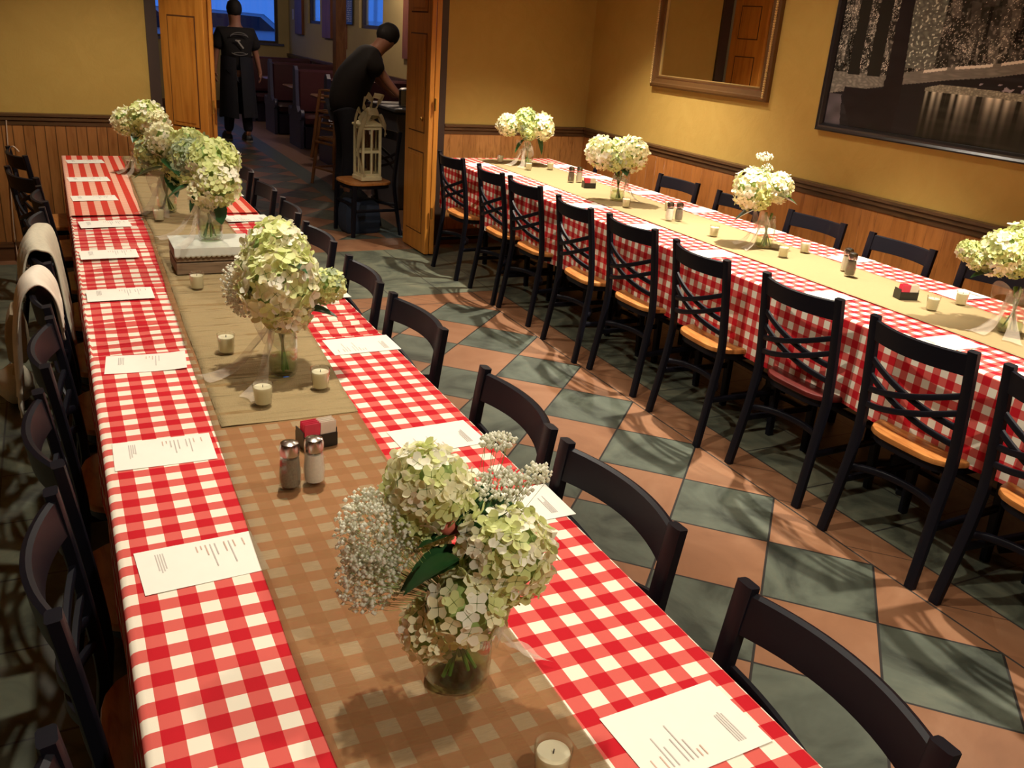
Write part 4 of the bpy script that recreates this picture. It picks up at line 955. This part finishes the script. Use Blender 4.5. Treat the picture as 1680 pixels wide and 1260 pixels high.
cord('bag_strap', [(-.262, 6.10, .50), (-.262, 6.06, .80), (-.235, 6.02, .886), (-.20, 5.99, .86)], 'thin leather strap slung over the farthest left chair')

# ------------------------------------------------------------------ far dining room
b = MB()
# far wall with wide window opening
WX0, WX1, WZ0, WZ1 = 1.2, 4.0, 1.2, 2.35
b.box((HX0, HY, 0), (WX0, HY+.15, CEIL)); b.box((WX1, HY, 0), (HXR+.15, HY+.15, CEIL)); b.box((WX0, HY, WZ1), (WX1, HY+.15, CEIL)); b.box((WX0, HY, 0), (WX1, HY+.15, WZ0)); struct('wall_hall_back', b, M['hallwall'])
b = MB(); b.box((HX0-.15, YB+.15, 0), (HX0, HY+.15, CEIL)); struct('wall_hall_left', b, M['hallwall'])
wins = [(15.9, 16.75, 1.62, 2.4), (12.6, 13.7, 1.62, 2.4), (9.6, 10.9, 1.55, 2.4)]
b = MB(); ys = YB+.15
for (a, c, zb, zt) in sorted(wins):
    b.box((HXR, ys, 0), (HXR+.15, a, CEIL)); b.box((HXR, a, 0), (HXR+.15, c, zb)); b.box((HXR, a, zt), (HXR+.15, c, CEIL)); ys = c
b.box((HXR, ys, 0), (HXR+.15, HY, CEIL)); struct('wall_hall_right', b, M['hallwall'])
b = MB(); b.box((XL-.2, YB+.15, 0), (DX0, YB+.17, CEIL)); b.box((HX0-.15, YB, 0), (XL-.15, YB+.15, CEIL)); struct('wall_hall_front', b, M['hallwall'])
def window(name, lo, hi, axis, nm_=1):
    e = empty(name, (0, 0, 0)); e['kind'] = 'structure'; t_ = .05; b = MB(); x0, y0, z0 = lo; x1, y1, z1 = hi
    if axis == 'x':
        b.box((x0, y0, z0), (x1, y1, z0+t_)); b.box((x0, y0, z1-t_), (x1, y1, z1)); b.box((x0, y0, z0+t_), (x0+t_, y1, z1-t_)); b.box((x1-t_, y0, z0+t_), (x1, y1, z1-t_))
        for k in range(1, nm_): xm = x0+(x1-x0)*k/nm_; b.box((xm-.03, y0, z0+t_), (xm+.03, y1, z1-t_))
        g_ = MB(); g_.box((x0+t_, (y0+y1)/2-.003, z0+t_), (x1-t_, (y0+y1)/2+.003, z1-t_))
    else:
        b.box((x0, y0, z0), (x1, y1, z0+t_)); b.box((x0, y0, z1-t_), (x1, y1, z1)); b.box((x0, y0, z0+t_), (x1, y0+t_, z1-t_)); b.box((x0, y1-t_, z0+t_), (x1, y1, z1-t_))
        g_ = MB(); g_.box(((x0+x1)/2-.003, y0+t_, z0+t_), ((x0+x1)/2+.003, y1-t_, z1-t_))
    b.build('window_frame', M['jamb'], e, False); g_.build('window_pane', M['clear'], e, False)
window('window_1', (WX0, HY+.04, WZ0), (WX1, HY+.10, WZ1), 'x', 2)
for k, (a, c, zb, zt) in enumerate(wins): window('window_%d' % (k+2), (HXR+.04, a, zb), (HXR+.10, c, zt), 'y')
# window side boards
b = MB()
for k, y in enumerate((17.25, 15.35)):
    bb = MB(); bb.box((HXR-.05, y-.26, 1.42), (HXR, y+.26, 2.5), bev=.004); struct('trim_%d' % (11+k), bb, M['redwood'])
for k, (ya, yb_) in enumerate(((14.3, 14.75), (11.3, 11.7))):
    bb = MB(); bb.box((HXR-.03, ya, 1.3), (HXR, yb_, 2.6)); struct('trim_%d' % (13+k), bb, M['redwood'])
bb = MB(); bb.box((HXR-.05, 10.2, 1.0), (HXR, HY, 1.05), bev=.003); struct('trim_15', bb, M['rail'])
bb = MB(); bb.box((HXR-.02, 8.0, .0), (HXR, HY, 1.0)); struct('trim_16', bb, M['booth'])
bb = MB(); bb.box((WX0-.1, HY-.03, WZ0-.03), (WX1+.1, HY, WZ0+.01)); struct('trim_17', bb, M['boothend'])
bb = MB(); bb.box((HX0, HY-.02, 0), (HXR-.02, HY, .14)); struct('baseboard_hall', bb, M['base'])
b = MB(); b.box((HXR-.008, 17.75, 1.66), (HXR, 17.87, 1.84), bev=.002); o = b.build('light_switch', M['switch'], None); tag(o, 'white wall switch plate beside the far window', 'switch')
# chalk sign with small illegible writing
e = empty('menu_board', (0, 0, 0), 0, 'narrow black board with pale handwriting on the far room wall', 'sign')
b = MB(); b.box((HXR-.03, 13.95, 1.66), (HXR-.012, 14.27, 2.5)); b.build('board', M['plastic'], e, False)
random.seed(5); b = MB()
for r_ in range(26):
    yy = 13.99
    while yy < 14.22:
        wv = random.uniform(.012, .035); zz = 1.70+r_*.03
        b.box((HXR-.0315, yy, zz), (HXR-.030, yy+wv, zz+random.uniform(.004, .016))); yy += wv+random.uniform(.006, .02)
b.build('writing', M['white'], e, False)
# booths
def make_booth():
    e = empty('booth_bench', (0, 0, 0)); 
    b = MB(); b.box((.03, -.32, 0), (1.05, .32, .30), bev=.01); b.build('plinth', M['boothwood'], e, False)
    for s in (-1, 1):
        b = MB(); b.box((.03, s*.19-.17, .305), (1.05, s*.19+.17, .455), bev=.04); b.build('seat_cushion', M['booth'], e)
    b = MB(); b.box((.0, -.055, .456), (1.05, .055, 1.04), bev=.03); b.build('backrest', M['booth'], e)
    # scrolled end panel
    prof = [(-.33, 0), (.33, 0), (.33, .36)]
    for k in range(9): a = -math.pi/2+k*math.pi/8*1.2; prof.append((.34+.055*math.cos(a)*1, .46+.07*math.sin(a)))
    prof += [(.20, .48), (.11, .56), (.08, .8), (.075, 1.03), (.03, 1.08), (-.03, 1.08), (-.075, 1.03), (-.08, .8), (-.11, .56), (-.20, .48)]
    for k in range(9): a = math.pi/2+.6+k*math.pi/8*1.2-.6; prof.append((-.34+.055*math.cos(a), .46+.07*math.sin(a)))
    prof += [(-.33, .36)]
    b = MB(); b.rings([[(x, y, z) for y, z in prof] for x in (-.045, .0)]); b.build('end_panel', M['boothend'], e, True, angle=30)
    return e
proto = make_booth(); first = True
for k, y in enumerate((11.3, 12.95, 14.6, 16.3)):
    o = proto if first else copy_tree(proto); first = False; o.location = (3.09, y, 0); tag(o, 'dark maroon double booth bench with scrolled end, %s along the far room wall' % ordn[k], 'booth', 'booth benches in the far room')
def make_btable():
    e = empty('booth_table', (0, 0, 0)); b = MB(); b.box((.0, -.30, .73), (1.0, .30, .765), bev=.015); b.build('tabletop', M['tablewood'], e)
    b = MB(); b.lathe([(.04, .02), (.04, .729)], (.5, 0, 0), 12); b.lathe([(.22, .0), (.20, .02), (.05, .03)], (.5, 0, 0), 16); b.build('pedestal', M['iron'], e); return e
proto = make_btable(); first = True
for k, y in enumerate((12.12, 13.77, 15.45)):
    o = proto if first else copy_tree(proto); first = False; o.location = (3.13, y, 0); tag(o, 'wooden booth table between two maroon benches, %s along the far room wall' % ordn[k], 'table', 'booth tables in the far room')
sh2 = [(3.35, 12.1, 'booth table nearest the doorway'), (3.6, 13.8, 'second booth table'), (3.75, 12.2, 'wall end of the nearest booth table')]
for x, y, lb in sh2:
    c = copy_tree(ss); c.location = (x, y, .7655); c.scale = (1.2,)*3; tag(c, 'small glass shaker on the '+lb, 'salt shaker', 'shakers on the booth tables')
e = empty('pitcher', (3.40, 13.62, .7655), 0, 'steel water pitcher on the second booth table', 'pitcher'); b = MB(); b.lathe([(.05, 0), (.065, .02), (.068, .10), (.05, .17), (.055, .20), (.05, .199), (.045, .17), (.06, .1), (.001, .01)], n=18, cap=False); b.build('body', M['chrome'], e)
b = MB(); b.sweep([(0, -.05, .18), (0, -.11, .16), (0, -.11, .07), (0, -.06, .04)], .007, square=False); b.build('handle', M['chrome'], e)
# post and stacked high chairs
bb = MB(); bb.box((2.93, 10.42, 0), (3.05, 10.56, CEIL), bev=.005); struct('trim_18', bb, M['highchair'])
def make_high():
    e = empty('high_chair', (0, 0, 0)); hm = M['highchair']
    for sx in (-1, 1):
        for sy in (-1, 1): b = MB(); b.sweep([(sx*.24, sy*.22, 0), (sx*.17, sy*.15, .72)], .016); b.build('leg', hm, e)
    b = MB()
    for z, k in ((.18, .222), (.5, .192)):
        for s in (-1, 1): b.sweep([(-k, s*k*.9, z), (k, s*k*.9, z)], .011); b.sweep([(s*k, -k*.9, z), (s*k, k*.9, z)], .011)
    b.build('rung', hm, e)
    b = MB(); b.box((-.16, -.14, .50), (.16, .14, .518)); b.build('seat', hm, e, False)
    b = MB()
    for z in (.60, .66, .72): b.sweep([(-.17, -.15, z), (-.17, .13, z), (.17, .13, z), (.17, -.15, z)], .009)
    b.build('guard_rail', hm, e); return e
proto = make_high(); o2 = copy_tree(proto)
proto.location = (2.80, 9.75, 0); proto.rotation_euler = (0, 0, .3); tag(proto, 'brown wooden restaurant high chair standing behind the lantern, lower of two', 'high chair', 'stacked high chairs')
o2.location = (2.80, 9.75, .28); o2.rotation_euler = (0, 0, .3); tag(o2, 'brown wooden restaurant high chair stacked on the one behind the lantern', 'high chair', 'stacked high chairs')
# service counter and its pot
e = empty('service_counter', (3.25, 8.65, 0), 0, 'blue grey service counter behind the lantern chair', 'counter'); b = MB(); b.box((-.32, -.35, 0), (.45, .45, .93), bev=.02); b.build('cabinet', M['grey'], e); b = MB(); b.box((-.36, -.38, .931), (.47, .47, .965), bev=.008); b.build('worktop', M['grey'], e)
e = empty('steel_pot', (3.13, 8.55, .9655), 0, 'brushed steel pot on the service counter beside the bending person', 'pot'); b = MB(); b.lathe([(.09, 0), (.10, .01), (.10, .15), (.105, .155), (.097, .153), (.093, .02), (.001, .015)], n=24, cap=False); b.build('body', M['chrome'], e)
b = MB(); b.lathe([(.104, .157), (.08, .172), (.02, .178), (.02, .195), (.001, .197)], n=24, cap=False); b.build('lid', M['plastic'], e)

# ------------------------------------------------------------------ people
def skin_obj(name, pts, edges, rad, mat, parent, root=0, sub=2):
    me = bpy.data.meshes.new(name); me.from_pydata(pts, edges, []); o = bpy.data.objects.new(name, me); C.objects.link(o); o.parent = parent
    sk = o.modifiers.new('skin', 'SKIN'); 
    if not me.skin_vertices: me.skin_vertices.new() if hasattr(me.skin_vertices, 'new') else None
    sv = me.skin_vertices[0].data
    for i, r_ in enumerate(rad):
        sv[i].radius = r_ if isinstance(r_, tuple) else (r_, r_); sv[i].use_root = (i == root)
    sk.use_smooth_shade = True; ss_ = o.modifiers.new('sub', 'SUBSURF'); ss_.levels = ss_.render_levels = sub
    me.materials.append(mat); return o
def chain(P, E_, Rd, frm, lst):
    prev = frm
    for p, r_ in lst: P.append(p); Rd.append(r_); E_.append((prev, len(P)-1)); prev = len(P)-1
    return prev
def hand(P, E_, Rd, wrist_i, wp, fwd, side, pal):
    # five fingers; fwd: direction of fingers, side: toward thumb, pal: palm normal for curl
    f, s, p = Vector(fwd).normalized(), Vector(side).normalized(), Vector(pal).normalized(); w_ = Vector(wp)
    P.append(tuple(w_+f*.045)); Rd.append((.036, .020)); E_.append((wrist_i, len(P)-1)); k = len(P)-1
    for q, L in ((.030, .070), (.011, .080), (-.009, .075), (-.028, .058)):
        a = w_+f*.085+s*q; chain(P, E_, Rd, k, [(tuple(a), .010), (tuple(a+f*L*.5+p*.012), .009), (tuple(a+f*L*.85+p*.035), .0075)])
    a = w_+f*.035+s*.040; chain(P, E_, Rd, k, [(tuple(a+p*.008), .012), (tuple(a+f*.04+s*.015+p*.02), .009)])
def head_mesh_obj(parent, c, face, hairm, full_hair=True, tilt=(0, 0, 0)):
    # hair cap as deformed shell
    b = MB(); b.ball(c, .114, 20, 14, 0, (.90, 1.03, 1.10), lambda d: 1+.05*noise.noise(d*4)); return b.build('hair', hairm, parent)
# walking person, seen from behind -------------------------------------
e = empty('person', (2.36, 13.4, 0), R(6), 'person in black printed t-shirt and long dark apron walking away in the far room', 'person')
P = []; E_ = []; Rd = []
P.append((0, 0, .98)); Rd.append((.13, .09))
chest = chain(P, E_, Rd, 0, [((0, .0, 1.15), (.12, .08)), ((0, -.01, 1.38), (.14, .09))]); neck = chain(P, E_, Rd, chest, [((0, 0, 1.53), (.075, .07)), ((0, .015, 1.60), (.080, .080)), ((0, .03, 1.69), (.095, .105)), ((0, .03, 1.78), (.085, .09))])
for s in (-1, 1):
    sh = chain(P, E_, Rd, chest, [((s*.20, 0, 1.46), (.062, .062)), ((s*.27, .01, 1.20), .046), ((s*.315, -.02, .95), (.033, .030))]); hand(P, E_, Rd, sh, (s*.315, -.02, .95), (s*.05, -.05, -1), (-s*.2, -1, 0), (-s, 0, 0))
    hip = chain(P, E_, Rd, 0, [((s*.10, 0, .90), (.095, .095)), ((s*.11+(.01 if s > 0 else -.02), .02, .50), .062), ((s*.11, (-.06 if s > 0 else .14), .10), .040), ((s*.115, (.03 if s > 0 else .24), .05), .035)])
skin_obj('body', P, E_, Rd, M['skin'], e)
P = [(0, 0, .93)]; E_ = []; Rd = [(.22, .17)]; c_ = chain(P, E_, Rd, 0, [((0, 0, 1.15), (.22, .165)), ((0, -.01, 1.38), (.25, .17)), ((0, 0, 1.51), (.12, .10))])
for s in (-1, 1): chain(P, E_, Rd, 2, [((s*.20, 0, 1.44), .105), ((s*.275, .01, 1.22), .095)])
skin_obj('tshirt', P, E_, Rd, M['tee'], e)
P = [(0, 0, .98)]; E_ = []; Rd = [(.155, .125)]
for s in (-1, 1): chain(P, E_, Rd, 0, [((s*.10, 0, .88), .11), ((s*.115, .02, .50), .085), ((s*.115, (-.05 if s > 0 else .13), .11), .068)])
skin_obj('trousers', P, E_, Rd, M['trouser'], e)
b = MB()
def apr(u, v):
    a = math.pi*.5-.12+ (2*math.pi-.0)*0 + (u*(2*math.pi-.25))+math.pi+.12; r1 = .215+.05*v; r2 = .165+.09*v
    return (r1*math.cos(a), r2*math.sin(a), 1.14-.80*v+.01*math.sin(u*30))
b.grid(40, 12, apr); b.build('apron', M['apron'], e)
for s in (-1, 1):
    yy = -.05 if s > 0 else .15; b = MB(); b.rings([[(s*.115+x*k, yy+.07+y*k2, z) for x, y in ((-.045, -.11), (.0, -.13), (.045, -.11), (.05, .05), (.04, .13), (0, .16), (-.04, .13), (-.05, .05))] for k, k2, z in ((1, 1, .002), (1.03, 1.03, .02), (.98, .95, .06), (.7, .6, .10), (.6, .4, .12))], 0); b.rings([[(s*.115+x, yy+.07+y, z) for x, y in ((-.048, -.115), (.0, -.135), (.048, -.115), (.053, .05), (.043, .135), (0, .165), (-.043, .135), (-.053, .05))] for z in (.0, .018)], 1); b.build('shoe', [M['shoe'], M['sole']], e)
head_mesh_obj(e, (0, .02, 1.755), 0, M['hair'])
b = MB()
def arc(cz, rx, rz_, a0, a1, w_, up_=1):
    pts = []
    for k in range(13):
        a = R(a0+(a1-a0)*k/12); pts.append((rx*math.cos(a), -.178+.25*abs(rx*math.cos(a))**1.6, cz+rz_*math.sin(a)))
    b.sweep(pts, w_, .004, up=(0, 1, 0))
arc(1.38, .125, .075, 15, 165, .006); arc(1.40, .12, .03, 15, 165, .004); arc(1.20, .11, .035, 190, 350, .006); arc(1.17, .10, .03, 20, 160, .005); ts = [k for k in KIDS_ALL(e) if k.name.startswith('tshirt')][0]; b.build('shirt_print', M['logo'], ts)
b = MB(); b.sweep([(-.05, -.180, 1.355), (-.02, -.180, 1.34), (.05, -.180, 1.255)], .010, .004, up=(0, 1, 0)); b.sweep([(-.06, -.180, 1.352), (.01, -.180, 1.352)], .008, .004, up=(0, 1, 0)); b.build('shirt_emblem', M['logowhite'], ts)
# bending person ----------------------------------------------------
e = empty('person', (2.62, 9.0, 0), R(0), 'person in a black t-shirt bending over the service counter behind the lantern', 'person')
P = [(0, 0, .97)]; E_ = []; Rd = [(.14, .12)]
chest = chain(P, E_, Rd, 0, [((.07, -.01, 1.13), (.13, .115)), ((.19, -.03, 1.33), (.13, .15))]); chain(P, E_, Rd, chest, [((.30, -.04, 1.45), (.075, .075)), ((.35, -.05, 1.50), (.08, .08)), ((.41, -.05, 1.56), (.10, .10)), ((.44, -.05, 1.62), (.09, .09))])
for s in (-1, 1):
    sh = chain(P, E_, Rd, chest, [((.20, s*.17-.03, 1.40), (.058, .058)), ((.34 if s < 0 else .36, s*.20-.03, 1.20), .044), ((.47, s*.12-.2, 1.04), (.032, .030))]); hand(P, E_, Rd, sh, (.47, s*.12-.2, 1.04), (1, -.2, -.1), (0, -s, .3), (0, 0, -1))
    chain(P, E_, Rd, 0, [((0, s*.10, .88), (.095, .095)), ((.03, s*.11, .50), .062), ((-.02, s*.11, .10), .040), ((.06, s*.11, .05), .035)])
skin_obj('body', P, E_, Rd, M['skin'], e)
P = [(0, 0, .76)]; E_ = []; Rd = [(.20, .20)]; chain(P, E_, Rd, 0, [((.03, -.01, 1.08), (.21, .21)), ((.16, -.03, 1.31), (.22, .24)), ((.29, -.04, 1.44), (.12, .12))])
for s in (-1, 1): chain(P, E_, Rd, 2, [((.20, s*.18-.03, 1.36), .115), ((.30, s*.21-.03, 1.22), .095)])
skin_obj('tshirt', P, E_, Rd, M['tee'], e)
P = [(0, 0, .97)]; E_ = []; Rd = [(.15, .14)]
for s in (-1, 1): chain(P, E_, Rd, 0, [((0, s*.10, .86), .11), ((.03, s*.11, .50), .085), ((-.02, s*.11, .11), .068)])
skin_obj('trousers', P, E_, Rd, M['trouser'], e)
for s in (-1, 1):
    b = MB(); b.rings([[(.05+x*k, s*.11+y*k2, z) for x, y in ((-.11, -.04), (0, -.05), (.11, -.045), (.16, 0), (.11, .045), (0, .05), (-.11, .04), (-.13, 0))] for k, k2, z in ((1, 1, .0), (1, 1, .04), (.7, .8, .085), (.5, .7, .11))]); b.build('shoe', M['shoe'], e)
b = MB(); b.ball((.42, -.05, 1.61), .116, 20, 14, 0, (1.0, .92, .95), lambda d: 1+.05*noise.noise(d*4)); b.build('hair', M['hair'], e)

# ------------------------------------------------------------------ outdoors seen through the window
b = MB(); b.box((-12, HY+.3, .25), (14, 40, .3)); struct('floor_outside', b, M['asphalt'])
def car(x, y, rz, label):
    e = empty('car', (x, y, .3), rz, label, 'car')
    side = [(-2.1, .35), (-2.15, .75), (-1.5, .95), (-.9, 1.42), (.6, 1.45), (1.3, 1.02), (2.05, .85), (2.15, .4)]
    b = MB(); b.rings([[(px, yy*k, z) for px, z in side] for yy, k in ((-.85, 1), (-.9, 1), (.9, 1), (.85, 1))]); b.build('body', M['carpaint'], e, True, angle=25)
    for s in (-1, 1):
        b = MB(); b.rings([[(px, s*(.9+d), z) for px, z in ((-1.25, .98), (-.8, 1.34), (-.15, 1.36), (-.15, .98))] for d in (.0, .01)]); b.rings([[(px, s*(.9+d), z) for px, z in ((-.05, .98), (-.05, 1.36), (.5, 1.36), (1.05, .98))] for d in (.0, .01)]); b.build('side_window', M['carglass'], e, False)
        for px in (-1.3, 1.35): b = MB(); b.rings([[(px+.33*math.cos(a*.3927), s*(.80+d), .33+.33*math.sin(a*.3927)) for a in range(16)] for d in (0, .12)]); b.build('wheel', M['tyre'], e)
    return e
car(1.55, 23.6, R(176), 'white car parked outside the far window, left one'); car(4.9, 28.6, R(172), 'white car parked farther away outside the far window')
